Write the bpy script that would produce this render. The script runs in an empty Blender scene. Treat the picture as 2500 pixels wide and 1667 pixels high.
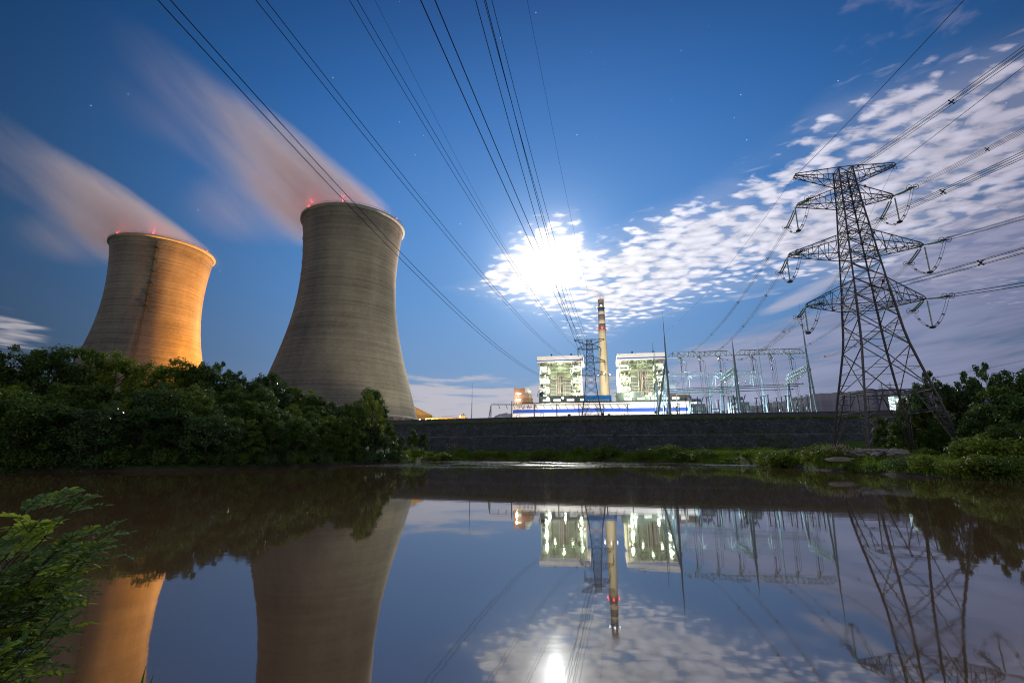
import bpy, math, random
import numpy as np
from mathutils import Vector, Matrix, Euler
R = math.radians
sc = bpy.context.scene
col = sc.collection

# ---------------------------------------------------------------- camera
CAMZ = 3.0
PITCH, ROLL, FPX = 13.25, 0.1, 1080.0 * 2500 / 2352
cam_d = bpy.data.cameras.new('camera')
cam_d.sensor_width = 36.0
cam_d.lens = FPX / 2500 * 36.0
cam_d.clip_start = 0.1
cam_d.clip_end = 20000
cam = bpy.data.objects.new('camera', cam_d)
col.objects.link(cam)
cam.matrix_world = (Matrix.Translation((0, 0, CAMZ)) @ Matrix.Rotation(R(90 + PITCH), 4, 'X') @ Matrix.Rotation(R(ROLL), 4, 'Z'))
sc.camera = cam
sc.view_settings.view_transform = 'Standard'
sc.view_settings.look = 'None'
sc.view_settings.exposure = 0.0
sc.view_settings.gamma = 1.0
sc.cycles.use_denoising = True
sc.cycles.filter_width = 1.1
sc.cycles.max_bounces = 6
sc.cycles.diffuse_bounces = 2
sc.cycles.glossy_bounces = 3
sc.cycles.transparent_max_bounces = 8
sc.cycles.volume_bounces = 3
sc.cycles.sample_clamp_indirect = 4.0
sc.cycles.volume_step_rate = 1.0
sc.cycles.volume_max_steps = 128

MOON_AZ, MOON_EL = 4.75, 22.35
moon_dir = Vector((math.sin(R(MOON_AZ)) * math.cos(R(MOON_EL)), math.cos(R(MOON_AZ)) * math.cos(R(MOON_EL)), math.sin(R(MOON_EL))))


# ---------------------------------------------------------------- node expressions
class S:
    """a socket with arithmetic"""
    def __init__(s, t, k): s.t, s.k = t, k
    def _b(s, o, op, rev=False):
        n = s.t.nodes.new('ShaderNodeMath'); n.operation = op
        a, b = (o, s) if rev else (s, o)
        for i, v in enumerate((a, b)):
            if isinstance(v, S): s.t.links.new(v.k, n.inputs[i])
            elif v is not None: n.inputs[i].default_value = v
        return S(s.t, n.outputs[0])
    def __add__(s, o): return s._b(o, 'ADD')
    def __radd__(s, o): return s._b(o, 'ADD')
    def __sub__(s, o): return s._b(o, 'SUBTRACT')
    def __rsub__(s, o): return s._b(o, 'SUBTRACT', True)
    def __mul__(s, o): return s._b(o, 'MULTIPLY')
    def __rmul__(s, o): return s._b(o, 'MULTIPLY')
    def __truediv__(s, o): return s._b(o, 'DIVIDE')
    def __rtruediv__(s, o): return s._b(o, 'DIVIDE', True)
    def u(s, op, o=None): return s._b(o, op)
    def smooth(s, lo, hi, a=0.0, b=1.0):
        n = s.t.nodes.new('ShaderNodeMapRange'); n.interpolation_type = 'SMOOTHSTEP'
        s.t.links.new(s.k, n.inputs['Value'])
        for nm, v in (('From Min', lo), ('From Max', hi), ('To Min', a), ('To Max', b)):
            n.inputs[nm].default_value = v
        return S(s.t, n.outputs[0])


def xyz(t, sock):
    n = t.nodes.new('ShaderNodeSeparateXYZ'); t.links.new(sock, n.inputs[0])
    return [S(t, n.outputs[i]) for i in range(3)]


def vec(t, x, y, z):
    n = t.nodes.new('ShaderNodeCombineXYZ')
    for i, v in enumerate((x, y, z)):
        if isinstance(v, S): t.links.new(v.k, n.inputs[i])
        else: n.inputs[i].default_value = v
    return n.outputs[0]


def noise(t, v, scale, detail=2.0, rough=0.5, dist=0.0):
    n = t.nodes.new('ShaderNodeTexNoise')
    if v is not None: t.links.new(v, n.inputs['Vector'])
    n.inputs['Scale'].default_value = scale
    n.inputs['Detail'].default_value = detail
    n.inputs['Roughness'].default_value = rough
    n.inputs['Distortion'].default_value = dist
    return S(t, n.outputs['Fac'])


def curve(t, x, pts, x0, x1, y0, y1):
    """float curve through pts; x in [x0,x1], values in [y0,y1]"""
    n = t.nodes.new('ShaderNodeFloatCurve')
    f = (x - x0) / (x1 - x0)
    t.links.new(f.k, n.inputs['Value'])
    c = n.mapping.curves[0]
    P = [((a - x0) / (x1 - x0), (b - y0) / (y1 - y0)) for a, b in pts]
    c.points[0].location = P[0]
    c.points[-1].location = P[-1]
    for p in P[1:-1]: c.points.new(*p)
    n.mapping.update()
    return S(t, n.outputs[0]) * (y1 - y0) + y0


def ramp(t, f, stops, interp='LINEAR'):
    n = t.nodes.new('ShaderNodeValToRGB'); n.color_ramp.interpolation = interp
    e = n.color_ramp.elements
    e[0].position, e[0].color = stops[0][0], (*stops[0][1], 1)
    e[1].position, e[1].color = stops[-1][0], (*stops[-1][1], 1)
    for p, c in stops[1:-1]:
        q = e.new(p); q.color = (*c, 1)
    t.links.new(f.k, n.inputs[0])
    return n.outputs[0]


def mixc(t, f, a, b, mode='MIX'):
    n = t.nodes.new('ShaderNodeMix'); n.data_type = 'RGBA'; n.blend_type = mode
    for i, v in ((0, f), (6, a), (7, b)):
        if isinstance(v, S): t.links.new(v.k, n.inputs[i])
        elif isinstance(v, (int, float)): n.inputs[i].default_value = v
        elif isinstance(v, tuple): n.inputs[i].default_value = (*v, 1)
        else: t.links.new(v, n.inputs[i])
    return n.outputs[2]


def scol(t, c, k):
    """colour times a number socket"""
    n = t.nodes.new('ShaderNodeVectorMath'); n.operation = 'SCALE'
    if isinstance(c, tuple): n.inputs[0].default_value = c
    else: t.links.new(c, n.inputs[0])
    if isinstance(k, S): t.links.new(k.k, n.inputs['Scale'])
    else: n.inputs['Scale'].default_value = k
    return n.outputs[0]


def addc(t, a, b):
    n = t.nodes.new('ShaderNodeVectorMath'); n.operation = 'ADD'
    for i, v in enumerate((a, b)): t.links.new(v, n.inputs[i])
    return n.outputs[0]


# ---------------------------------------------------------------- night sky with moon, clouds and stars
w = bpy.data.worlds.new('World'); sc.world = w; w.use_nodes = True
t = w.node_tree; t.nodes.clear()
out = t.nodes.new('ShaderNodeOutputWorld'); bg = t.nodes.new('ShaderNodeBackground')
t.links.new(bg.outputs[0], out.inputs[0])
tc = t.nodes.new('ShaderNodeTexCoord')
X, Y, Z = xyz(t, tc.outputs['Generated'])
az = X.u('ARCTAN2', Y) * 57.29578
el = Z.u('ARCSINE') * 57.29578
dn = t.nodes.new('ShaderNodeVectorMath'); dn.operation = 'DOT_PRODUCT'
t.links.new(tc.outputs['Generated'], dn.inputs[0]); dn.inputs[1].default_value = moon_dir
m = S(t, dn.outputs['Value']).u('MINIMUM', 0.999999).u('ARCCOSINE') * 57.29578
elf = (el / 90.0).u('MAXIMUM', 0.0)
base = ramp(t, elf, [(0.0, (.27, .30, .40)), (.05, (.22, .29, .43)), (.11, (.14, .26, .48)), (.19, (.092, .24, .53)),
                     (.29, (.055, .20, .52)), (.42, (.022, .135, .43)), (.55, (.009, .075, .28)), (.72, (.007, .045, .17)), (1.0, (.005, .03, .10))])
fall = m.smooth(16, 60, 1.0, 0.24)
base = scol(t, base, fall)
nis = t.nodes.new('ShaderNodeTexSky'); nis.sky_type = 'NISHITA'; nis.sun_disc = False
nis.sun_elevation = R(MOON_EL); nis.sun_rotation = R(MOON_AZ); nis.altitude = 300
base = addc(t, base, scol(t, mixc(t, 1.0, nis.outputs[0], (.35, .6, 1.0), 'MULTIPLY'), 0.0025))
base = addc(t, base, scol(t, (.15, .23, .31), (m / -12.0).u('EXPONENT')))
# altocumulus sheet: the pattern lies on a level plane above the ground
den = Z.u('MAXIMUM', 0.0) + 0.05
pxx, pyy = X / den, Y / den
pv0 = vec(t, pxx * 0.9 + pyy * 0.08, pyy, 0.0)
wob = noise(t, pv0, 9.0, 2.0, 0.5)
pv = vec(t, pxx * 0.86 + pyy * 0.08 + wob * 0.06, pyy * 1.0 - wob * 0.05, 0.0)
n1 = noise(t, pv, 15.0, 3.0, 0.55, 0.2)
vor = t.nodes.new('ShaderNodeTexVoronoi'); vor.feature = 'SMOOTH_F1'
t.links.new(pv, vor.inputs['Vector']); vor.voronoi_dimensions = '2D'; vor.inputs['Smoothness'].default_value = 0.35; vor.inputs['Scale'].default_value = 15.0
cell = 1.0 - S(t, vor.outputs['Distance'])
n2 = noise(t, pv, 2.6, 2.0, 0.5)
U1 = curve(t, az, [(-60, 17), (-6, 19), (-3, 22.5), (0.5, 25.6), (3, 27), (6.5, 28), (8.5, 27.5), (10.5, 24.6), (13, 25.2), (17, 26.4), (24, 28), (28.5, 29.6), (33, 31), (38, 33.2), (44, 33.6), (49, 32.8), (54, 31.8), (60, 30.5)], -60, 60, 0, 60)
L1 = curve(t, az, [(-60, 24), (-6, 20.3), (-4, 19.6), (0, 18.3), (4.5, 16.8), (8, 14.6), (12, 14.8), (19, 16.4), (25, 17.6), (31, 17.8), (38, 17.0), (46, 13), (60, 12)], -60, 60, 0, 60)
edge = (U1 - el).u('MINIMUM', el - L1)
c1 = edge.smooth(-2.2, 3.2)
n5 = noise(t, vec(t, pxx * 0.5 + pyy * 0.05, pyy * 1.3, 4.0), 19.0, 3.0, 0.6, 0.3)
v1 = (n1 - 0.5) * 1.2 + (n5 - 0.5) * 1.1 + (cell - 0.58) * 0.85 + (n2 - 0.5) * 1.0 + c1 * 0.84 - 0.09 + m.smooth(22, 8) * 0.10
al1 = v1.smooth(0.27, 0.84) * c1.smooth(0.02, 0.25)
veil = c1 * 0.42 * n2.smooth(0.25, 0.6)
al1 = al1.u('MAXIMUM', veil)
# thin scraps high on the right
c2 = az.smooth(30, 44) * el.smooth(32, 36) * el.smooth(46, 41)
al2 = (n1 * 0.7 + n2 * 0.6 + c2 * 0.35).smooth(0.95, 1.2) * 0.4
# second, smooth streaked sheet low on the right
U3 = curve(t, az, [(-60, 2), (6, 6), (14, 10.6), (17, 11.6), (22, 12.6), (27, 13.3), (33, 14.6), (38, 17), (44, 20), (60, 22)], -60, 60, 0, 60)
sv = vec(t, az * 0.055, el * 0.42 - az * 0.052, 0.0)
n3 = noise(t, sv, 1.5, 4.0, 0.6, 0.2)
c3 = (U3 - el).smooth(-1.2, 2.2) * az.smooth(9, 24)
n6 = noise(t, vec(t, az * 0.12, el * 0.95 - az * 0.11, 7.0), 1.6, 4.0, 0.62, 0.3)
al3 = (n3 * 0.9 + n6 * 0.9 + c3 * 0.5 - 0.48).smooth(0.55, 0.98) * 0.82 * c3.smooth(0.02, 0.3)
U4 = curve(t, az, [(-60, 12), (30, 15.4), (60, 17)], -60, 60, 0, 60)
U3b = curve(t, az, [(-60, 0), (26, 15), (28, 15.1), (31, 16.5), (38, 19), (60, 24)], -60, 60, 0, 60)
c5 = (U3b - el).smooth(-1.0, 1.6) * (el - U3).smooth(-0.3, 1.6) * az.smooth(27, 29)
al5 = (n3 * 0.9 + c5 * 0.6).smooth(0.70, 1.05) * 0.8 * c5.smooth(0.02, 0.4)
# low bank behind the plant and left of it, thin streaks
n4 = noise(t, vec(t, az * 0.10, el * 0.9, 3.0), 1.6, 3.0, 0.6, 0.3)
c4 = az.smooth(-17, -11) * az.smooth(24, 8) * (10.0 - el).smooth(-0.5, 4.0)
c4b = (-1.0 * az).smooth(44, 48) * (12.0 - el).smooth(-0.5, 2.0) * 0.55
cl = c4.u('MAXIMUM', c4b)
al4 = (n4 + cl * 0.40).smooth(0.60, 0.86) * 0.82 * cl.smooth(0.02, 0.3)
scr = (edge.smooth(-5.0, -0.5) * az.smooth(-8, -2) * (noise(t, vec(t, az * 0.16, el * 0.85, 0.0), 1.3, 3.0, 0.55, 0.3))).smooth(0.48, 0.70) * 0.4 * (1.0 - c1)
brt = m.smooth(4, 58, 1.15, 0.50)
ctint = ramp(t, (m / 60.0), [(0.0, (1.0, .97, .95)), (.2, (.86, .87, .98)), (.55, (.78, .78, .96)), (.85, (.72, .68, .90)), (1.0, (.66, .60, .80))])
shade = (n1 * 0.7 + cell * 0.3).smooth(0.35, 0.8, 0.72, 1.12)
ccol = scol(t, ctint, brt * shade)
skyc = mixc(t, al1.u('MAXIMUM', scr), base, ccol)
skyc = mixc(t, al2, skyc, scol(t, (.40, .38, .55), 0.8))
low_tint = ramp(t, (az + 20) / 80.0, [(0.0, (.45, .47, .58)), (.45, (.38, .40, .54)), (.70, (.28, .30, .45)), (.85, (.22, .235, .37)), (1.0, (.16, .17, .28))])
skyc = mixc(t, al3, skyc, scol(t, low_tint, n3.smooth(0.3, 0.7, 0.85, 1.1)))
skyc = mixc(t, al5, skyc, (.42, .45, .60))
skyc = mixc(t, al4, skyc, scol(t, (.58, .55, .60), m.smooth(10, 60, 1.0, 0.75)))
# the overexposed moon and its aureole in the thin cloud
g1 = (m / 2.2).u('POWER', 2.0) * -1.0
g2 = (m / 6.0).u('POWER', 2.0) * -1.0
skyc = addc(t, skyc, scol(t, (1.0, .97, .90), g1.u('EXPONENT') * 3.4))
skyc = addc(t, skyc, scol(t, (1.0, .93, .84), g2.u('EXPONENT') * 0.30))
# stars, drawn out a little by the long exposure
sn = t.nodes.new('ShaderNodeTexVoronoi'); sn.feature = 'F1'
t.links.new(tc.outputs['Generated'], sn.inputs['Vector']); sn.inputs['Scale'].default_value = 48.0
rnd = xyz(t, sn.outputs['Color'])[0]
star = S(t, sn.outputs['Distance']).smooth(0.015, 0.062, 1.0, 0.0) * rnd.smooth(0.5, 1.0) * el.smooth(10, 18) * (1.0 - al1)
skyc = addc(t, skyc, scol(t, (.85, .95, 1.0), star * 0.6))
mars = Vector((math.sin(R(42.9)) * math.cos(R(41.0)), math.cos(R(42.9)) * math.cos(R(41.0)), math.sin(R(41.0))))
dm = t.nodes.new('ShaderNodeVectorMath'); dm.operation = 'DOT_PRODUCT'
t.links.new(tc.outputs['Generated'], dm.inputs[0]); dm.inputs[1].default_value = mars
mr = S(t, dm.outputs['Value']).u('MINIMUM', 0.9999999).u('ARCCOSINE') * 57.29578
skyc = addc(t, skyc, scol(t, (1.0, .62, .5), mr.smooth(0.04, 0.16, 1.6, 0.0)))
# added fill: unseen sky behind the camera lightened to brighten the fronts
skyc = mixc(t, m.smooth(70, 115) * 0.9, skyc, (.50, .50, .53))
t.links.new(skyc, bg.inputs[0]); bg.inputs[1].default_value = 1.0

# ---------------------------------------------------------------- the moon as the one distant lamp
ld = bpy.data.lights.new('moonlight', 'SUN'); ld.energy = 1.3; ld.angle = R(0.6); ld.color = (1.0, .94, .85)
lo = bpy.data.objects.new('moonlight', ld); col.objects.link(lo)
lo.rotation_euler = (-moon_dir).to_track_quat('-Z', 'Y').to_euler()


# ---------------------------------------------------------------- geometry helpers
class MB:
    def __init__(s): s.v, s.f = [], []
    def add(s, vs, fs):
        o = len(s.v); s.v += [tuple(p) for p in vs]; s.f += [tuple(i + o for i in q) for q in fs]; return s
    def box(s, c, d, rz=0.0):
        x, y, z = d[0] / 2, d[1] / 2, d[2] / 2; ca, sa = math.cos(rz), math.sin(rz)
        V = [(c[0] + i * x * ca - j * y * sa, c[1] + i * x * sa + j * y * ca, c[2] + k * z) for k in (-1, 1) for i, j in ((-1, -1), (1, -1), (1, 1), (-1, 1))]
        return s.add(V, [(3, 2, 1, 0), (4, 5, 6, 7), (0, 1, 5, 4), (1, 2, 6, 5), (2, 3, 7, 6), (3, 0, 4, 7)])
    def bar(s, p, q, w, h=None):
        p, q = Vector(p), Vector(q); d = q - p
        if d.length < 1e-6: return s
        d.normalize(); h = h or w
        up = Vector((0, 0, 1)) if abs(d.z) < .95 else Vector((1, 0, 0))
        a = d.cross(up).normalized() * w / 2; b = a.cross(d).normalized() * h / 2
        V = [o + i * a + j * b for o in (p, q) for i, j in ((-1, -1), (1, -1), (1, 1), (-1, 1))]
        return s.add(V, [(0, 1, 2, 3), (7, 6, 5, 4), (0, 4, 5, 1), (1, 5, 6, 2), (2, 6, 7, 3), (3, 7, 4, 0)])
    def tube(s, pts, r, n=6, r2=None, cap=True):
        P = [Vector(p) for p in pts]; V, F = [], []
        for i, p in enumerate(P):
            d = (P[min(i + 1, len(P) - 1)] - P[max(i - 1, 0)]).normalized()
            up = Vector((0, 0, 1)) if abs(d.z) < .95 else Vector((1, 0, 0))
            a = d.cross(up).normalized(); b = a.cross(d).normalized()
            k = r if r2 is None else r + (r2 - r) * i / (len(P) - 1)
            for j in range(n):
                th = 2 * math.pi * j / n; V.append(p + (a * math.cos(th) + b * math.sin(th)) * k)
        for i in range(len(P) - 1):
            for j in range(n):
                F.append((i * n + j, (i + 1) * n + j, (i + 1) * n + (j + 1) % n, i * n + (j + 1) % n))
        if cap: F += [tuple(range(n)), tuple(reversed(range((len(P) - 1) * n, len(P) * n)))]
        return s.add(V, F)
    def lathe(s, prof, n=24, c=(0, 0, 0), closed=False):
        V, F = [], []
        for r_, z_ in prof:
            for j in range(n):
                th = 2 * math.pi * j / n; V.append((c[0] + r_ * math.cos(th), c[1] + r_ * math.sin(th), c[2] + z_))
        m_ = len(prof)
        for i in range(m_ - 1 + (1 if closed else 0)):
            i2 = (i + 1) % m_
            for j in range(n):
                F.append((i * n + j, i * n + (j + 1) % n, i2 * n + (j + 1) % n, i2 * n + j))
        if not closed: F += [tuple(reversed(range(n))), tuple(range((m_ - 1) * n, m_ * n))]
        return s.add(V, F)
    def ball(s, c, r, n=8, sq=1.0):
        return s.lathe([(max(r * math.sin(math.pi * i / n), .001), -r * sq * math.cos(math.pi * i / n)) for i in range(n + 1)], n + 2, c)
    def rings(s, p, q, r, gap, rs, n=8):
        """insulator string: a core with sheds"""
        p, q = Vector(p), Vector(q); L = (q - p).length; d = (q - p) / L; k = max(2, int(L / gap))
        up = Vector((0, 0, 1)) if abs(d.z) < .95 else Vector((1, 0, 0))
        a = d.cross(up).normalized(); b = a.cross(d).normalized(); V, F = [], []
        for i in range(k * 2 + 1):
            o = p + d * (L * i / (2 * k)); rr = r if i % 2 else rs
            for j in range(n):
                th = 2 * math.pi * j / n; V.append(o + (a * math.cos(th) + b * math.sin(th)) * rr)
        for i in range(k * 2):
            for j in range(n): F.append((i * n + j, (i + 1) * n + j, (i + 1) * n + (j + 1) % n, i * n + (j + 1) % n))
        F += [tuple(range(n)), tuple(reversed(range(2 * k * n, (2 * k + 1) * n)))]
        return s.add(V, F)
    def build(s, name, m, parent=None, smooth=False, loc=None):
        me = bpy.data.meshes.new(name)
        if parent is not None: o0 = Vector((0, 0, 0)); p_ = parent
        a = np.array([tuple(v) for v in s.v], dtype=float)
        if parent is not None:
            off = np.array(parent.get('wloc', (0, 0, 0)), dtype=float)
        else:
            off = np.array(loc) if loc is not None else np.array([(a[:, 0].min() + a[:, 0].max()) / 2, (a[:, 1].min() + a[:, 1].max()) / 2, a[:, 2].min()])
        me.from_pydata((a - off).tolist(), [], s.f); me.validate()
        if smooth:
            me.polygons.foreach_set('use_smooth', [True] * len(me.polygons))
        me.materials.append(m); me.update()
        o = bpy.data.objects.new(name, me); col.objects.link(o)
        if parent is not None:
            o.parent = parent; o['wloc'] = tuple(parent.get('wloc', (0, 0, 0)))
        else:
            o.location = tuple(off); o['wloc'] = tuple(float(x) for x in off)
        return o


def tag(o, label=None, cat=None, group=None, kind=None):
    for k_, v_ in (('label', label), ('category', cat), ('group', group), ('kind', kind)):
        if v_: o[k_] = v_
    return o


def thing(name, loc, label, cat, group=None):
    o = bpy.data.objects.new(name, None); o.empty_display_size = 1; col.objects.link(o)
    o.location = loc; o['wloc'] = tuple(float(x) for x in loc)
    return tag(o, label, cat, group)


def copy_tree(o, parent=None):
    c = o.copy(); col.objects.link(c); c.parent = parent
    for ch in [q for q in bpy.data.objects if q.parent == o]: copy_tree(ch, c)
    return c


def lamp(name, loc, power, color, parent=None, radius=.6, spot=None):
    d = bpy.data.lights.new(name, 'SPOT' if spot else 'POINT'); d.energy = power; d.color = color; d.shadow_soft_size = radius
    o = bpy.data.objects.new(name, d); col.objects.link(o)
    if spot:
        d.spot_size = R(spot[1]); d.spot_blend = .6
        o.rotation_euler = (Vector(spot[0]) - Vector(loc)).to_track_quat('-Z', 'Y').to_euler()
    if parent is not None:
        o.parent = parent; o.location = Vector(loc) - Vector(parent['wloc'])
    else: o.location = loc
    return o


def ray(px, py):
    """direction (azimuth, tan elevation) through a point measured in the 2500 px picture"""
    u, v = (px - 1250) / FPX, -(py - 833.5) / FPX; c, s_ = math.cos(R(ROLL)), math.sin(R(ROLL))
    u, v = u * c - v * s_, u * s_ + v * c
    y, z = math.cos(R(PITCH)) - v * math.sin(R(PITCH)), math.sin(R(PITCH)) + v * math.cos(R(PITCH))
    return math.atan2(u, y), z / math.hypot(u, y)


def at(px, py, d):
    a, tn = ray(px, py); return Vector((d * math.sin(a), d * math.cos(a), CAMZ + tn * d))


def pol(a, d, z=0.0): return Vector((d * math.sin(R(a)), d * math.cos(R(a)), z))


# ---------------------------------------------------------------- materials
def mat(name, c, rough=.7, metal=0.0, var=.25, vs=1.0, bump=0.0, bs=8.0, c2=None, detail=4, stretch=None, emit=None, spec=None):
    m_ = bpy.data.materials.new(name); m_.use_nodes = True; t_ = m_.node_tree; b = t_.nodes['Principled BSDF']
    b.inputs['Roughness'].default_value = rough; b.inputs['Metallic'].default_value = metal
    if spec is not None: b.inputs['Specular IOR Level'].default_value = spec
    g = t_.nodes.new('ShaderNodeTexCoord'); v = g.outputs['Object']
    if stretch:
        mp = t_.nodes.new('ShaderNodeMapping'); mp.inputs['Scale'].default_value = stretch; t_.links.new(v, mp.inputs[0]); v = mp.outputs[0]
    n = noise(t_, v, vs, detail, .6)
    c2 = c2 or tuple(x * (1 - var) for x in c)
    hi = tuple(min(1, x * (1 + var * .6)) for x in c)
    cr = ramp(t_, n, [(.28, c2), (.52, c), (.75, hi)])
    t_.links.new(cr, b.inputs['Base Color'])
    if bump:
        nb = noise(t_, v, bs, 4, .6); bp = t_.nodes.new('ShaderNodeBump'); bp.inputs['Strength'].default_value = bump
        bp.inputs['Distance'].default_value = .3
        t_.links.new(nb.k, bp.inputs['Height']); t_.links.new(bp.outputs[0], b.inputs['Normal'])
    if emit:
        b.inputs['Emission Color'].default_value = (*emit[0], 1); b.inputs['Emission Strength'].default_value = emit[1]
    return m_


def leafmat(name, dark, light, trans=.35, rough=.5):
    m_ = bpy.data.materials.new(name); m_.use_nodes = True; t_ = m_.node_tree; t_.nodes.clear()
    o_ = t_.nodes.new('ShaderNodeOutputMaterial'); g = t_.nodes.new('ShaderNodeTexCoord')
    n = noise(t_, g.outputs['Object'], .55, 3, .6)
    oi = t_.nodes.new('ShaderNodeObjectInfo'); rv = S(t_, oi.outputs['Random'])
    f = (n + rv * .22 - .11)
    c = ramp(t_, f, [(.32, dark), (.66, light)])
    d = t_.nodes.new('ShaderNodeBsdfPrincipled'); d.inputs['Roughness'].default_value = rough
    d.inputs['Specular IOR Level'].default_value = .14
    tr = t_.nodes.new('ShaderNodeBsdfTranslucent'); mx = t_.nodes.new('ShaderNodeMixShader'); mx.inputs[0].default_value = trans
    t_.links.new(c, d.inputs['Base Color']); t_.links.new(mixc(t_, .5, c, tuple(min(1, x * 1.6) for x in light)), tr.inputs[0])
    t_.links.new(d.outputs[0], mx.inputs[1]); t_.links.new(tr.outputs[0], mx.inputs[2]); t_.links.new(mx.outputs[0], o_.inputs[0])
    return m_


def glow(name, c, k):
    m_ = bpy.data.materials.new(name); m_.use_nodes = True; t_ = m_.node_tree; b = t_.nodes['Principled BSDF']
    n = noise(t_, None, 3.0, 1); cr = ramp(t_, n, [(.3, tuple(x * .9 for x in c)), (.7, c)])
    t_.links.new(cr, b.inputs['Emission Color']); b.inputs['Emission Strength'].default_value = k
    b.inputs['Base Color'].default_value = (*c, 1)
    return m_


M = dict(
    steel=mat('galvanised_steel', (.085, .078, .09), .6, .3, .35, 1.5, c2=(.05, .038, .036)),
    steel_dark=mat('dark_painted_steel', (.016, .022, .026), .6, .0, .3, 2),
    steel_blue=mat('pale_zinc_steel', (.20, .27, .32), .5, .3, .2, 1.2),
    wire=mat('aluminium_wire', (.03, .032, .045), .6, .3, .2, 1),
    glass_green=mat('green_glass_sheds', (.42, .56, .42), .25, 0, .2, 2),
    porcelain=mat('brown_porcelain', (.045, .05, .055), .3, 0, .2, 2),
    porcelain_pale=mat('pale_porcelain', (.55, .66, .66), .35, 0, .2, 2),
    white_clad=mat('white_cladding', (.72, .67, .63), .7, 0, .08, .25, stretch=(1, 1, .15)),
    blue_stripe=mat('blue_cladding', (.012, .07, .42), .55, 0, .1, .3),
    blue_sign=mat('blue_sign_panel', (.01, .15, .42), .5, 0, .1, .3),
    grey_green=mat('grey_cladding', (.21, .25, .22), .75, 0, .2, .15, stretch=(1, 1, .2)),
    brown_wall=mat('brown_render', (.30, .17, .12), .8, 0, .15, .2),
    dark_roof=mat('dark_roofing', (.03, .035, .045), .8, 0, .3, .3),
    cream_steel=mat('cream_steel', (.62, .63, .52), .6, 0, .2, .4),
    boiler_steel=mat('boiler_casing', (.13, .15, .11), .6, .2, .35, .3, stretch=(.3, .3, 2)),
    pipe_pink=mat('pinkish_lagging', (.26, .18, .16), .6, .1, .15, .5),
    sodium_tinted_wall=mat('sodium_tinted_wall', (.62, .40, .16), .8, 0, .15, .1),  # orange of the sodium lamps is put into the wall colour
    lampw=glow('lamp_white', (1, .98, .85), 22), lampc=glow('lamp_cool', (.85, .95, 1), 14), lampo=glow('lamp_warm', (1, .72, .35), 14),
    redl=glow('lamp_red', (1, .03, .03), 22), winw=glow('lit_window', (1, .97, .9), 1.6), wing=glow('lit_window_green', (.75, 1, .75), 1.1),
    bark=mat('bark', (.07, .055, .04), .9, 0, .4, 3, .3, 12),
    rock=mat('pale_stone', (.26, .23, .20), .9, 0, .4, 1.2, .6, 4),
    sack=mat('pale_rubble', (.28, .25, .25), .9, 0, .4, 2.5, .6, 6),
    dark_wood=mat('dark_timber', (.05, .035, .03), .9, 0, .3, 2),
    concrete=mat('pale_concrete', (.24, .235, .22), .85, 0, .25, .4),
)

def tower_mat():
    m_ = bpy.data.materials.new('tower_concrete'); m_.use_nodes = True; t_ = m_.node_tree; b = t_.nodes['Principled BSDF']
    b.inputs['Roughness'].default_value = .85
    g = t_.nodes.new('ShaderNodeTexCoord'); x, y, z = xyz(t_, g.outputs['Object'])
    rings = noise(t_, vec(t_, x * .012, y * .012, z * .55), 1.0, 4, .65)       # lift joints
    wide = noise(t_, vec(t_, x * .02, y * .02, z * .045), 1.0, 3, .6)
    streak = noise(t_, vec(t_, x * .07, y * .07, z * .010), 1.0, 4, .62)      # rain streaks
    fine = noise(t_, vec(t_, x * .5, y * .5, z * 1.2), 1.0, 3, .6)
    saw = (z * (1 / 2.6)).u('FRACT').smooth(0.0, .22, 0.0, 1.0)
    f = rings * .36 + wide * .40 + streak * .40 + fine * .24 + saw * .05 - .255
    c = ramp(t_, f, [(.30, (.052, .045, .041)), (.46, (.118, .104, .092)), (.60, (.175, .156, .136)), (.78, (.25, .225, .195))])
    t_.links.new(c, b.inputs['Base Color'])
    bp = t_.nodes.new('ShaderNodeBump'); bp.inputs['Strength'].default_value = .5; bp.inputs['Distance'].default_value = .35
    t_.links.new((saw * .8 + fine * .5).k, bp.inputs['Height']); t_.links.new(bp.outputs[0], b.inputs['Normal'])
    return m_


def rubble_mat(name, c0, c1, sc_=1.1, moss=(.02, .035, .015)):
    m_ = bpy.data.materials.new(name); m_.use_nodes = True; t_ = m_.node_tree; b = t_.nodes['Principled BSDF']
    b.inputs['Roughness'].default_value = .8
    g = t_.nodes.new('ShaderNodeTexCoord'); x, y, z = xyz(t_, g.outputs['Object'])
    v = t_.nodes.new('ShaderNodeTexVoronoi'); t_.links.new(vec(t_, x, y, z * 1.2), v.inputs['Vector']); v.inputs['Scale'].default_value = sc_
    cx = xyz(t_, v.outputs['Color'])[0]
    e = S(t_, v.outputs['Distance']).smooth(.25, .75)
    c = ramp(t_, cx * (1 - e * .7), [(.1, c0), (.75, c1), (.97, tuple(q * 1.5 for q in c1))])
    n = noise(t_, g.outputs['Object'], .09, 4, .65)
    stn = noise(t_, vec(t_, x * .35, y * .35, z * .05), 1.0, 4, .7).smooth(.35, .65, .55, 1.1)
    c = scol(t_, c, stn)
    c = mixc(t_, (n + z * -.03).smooth(.42, .62) * .7, c, moss)
    t_.links.new(c, b.inputs['Base Color'])
    bp = t_.nodes.new('ShaderNodeBump'); bp.inputs['Strength'].default_value = .8; bp.inputs['Distance'].default_value = .25
    t_.links.new((1 - e).k, bp.inputs['Height']); t_.links.new(bp.outputs[0], b.inputs['Normal'])
    return m_


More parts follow.
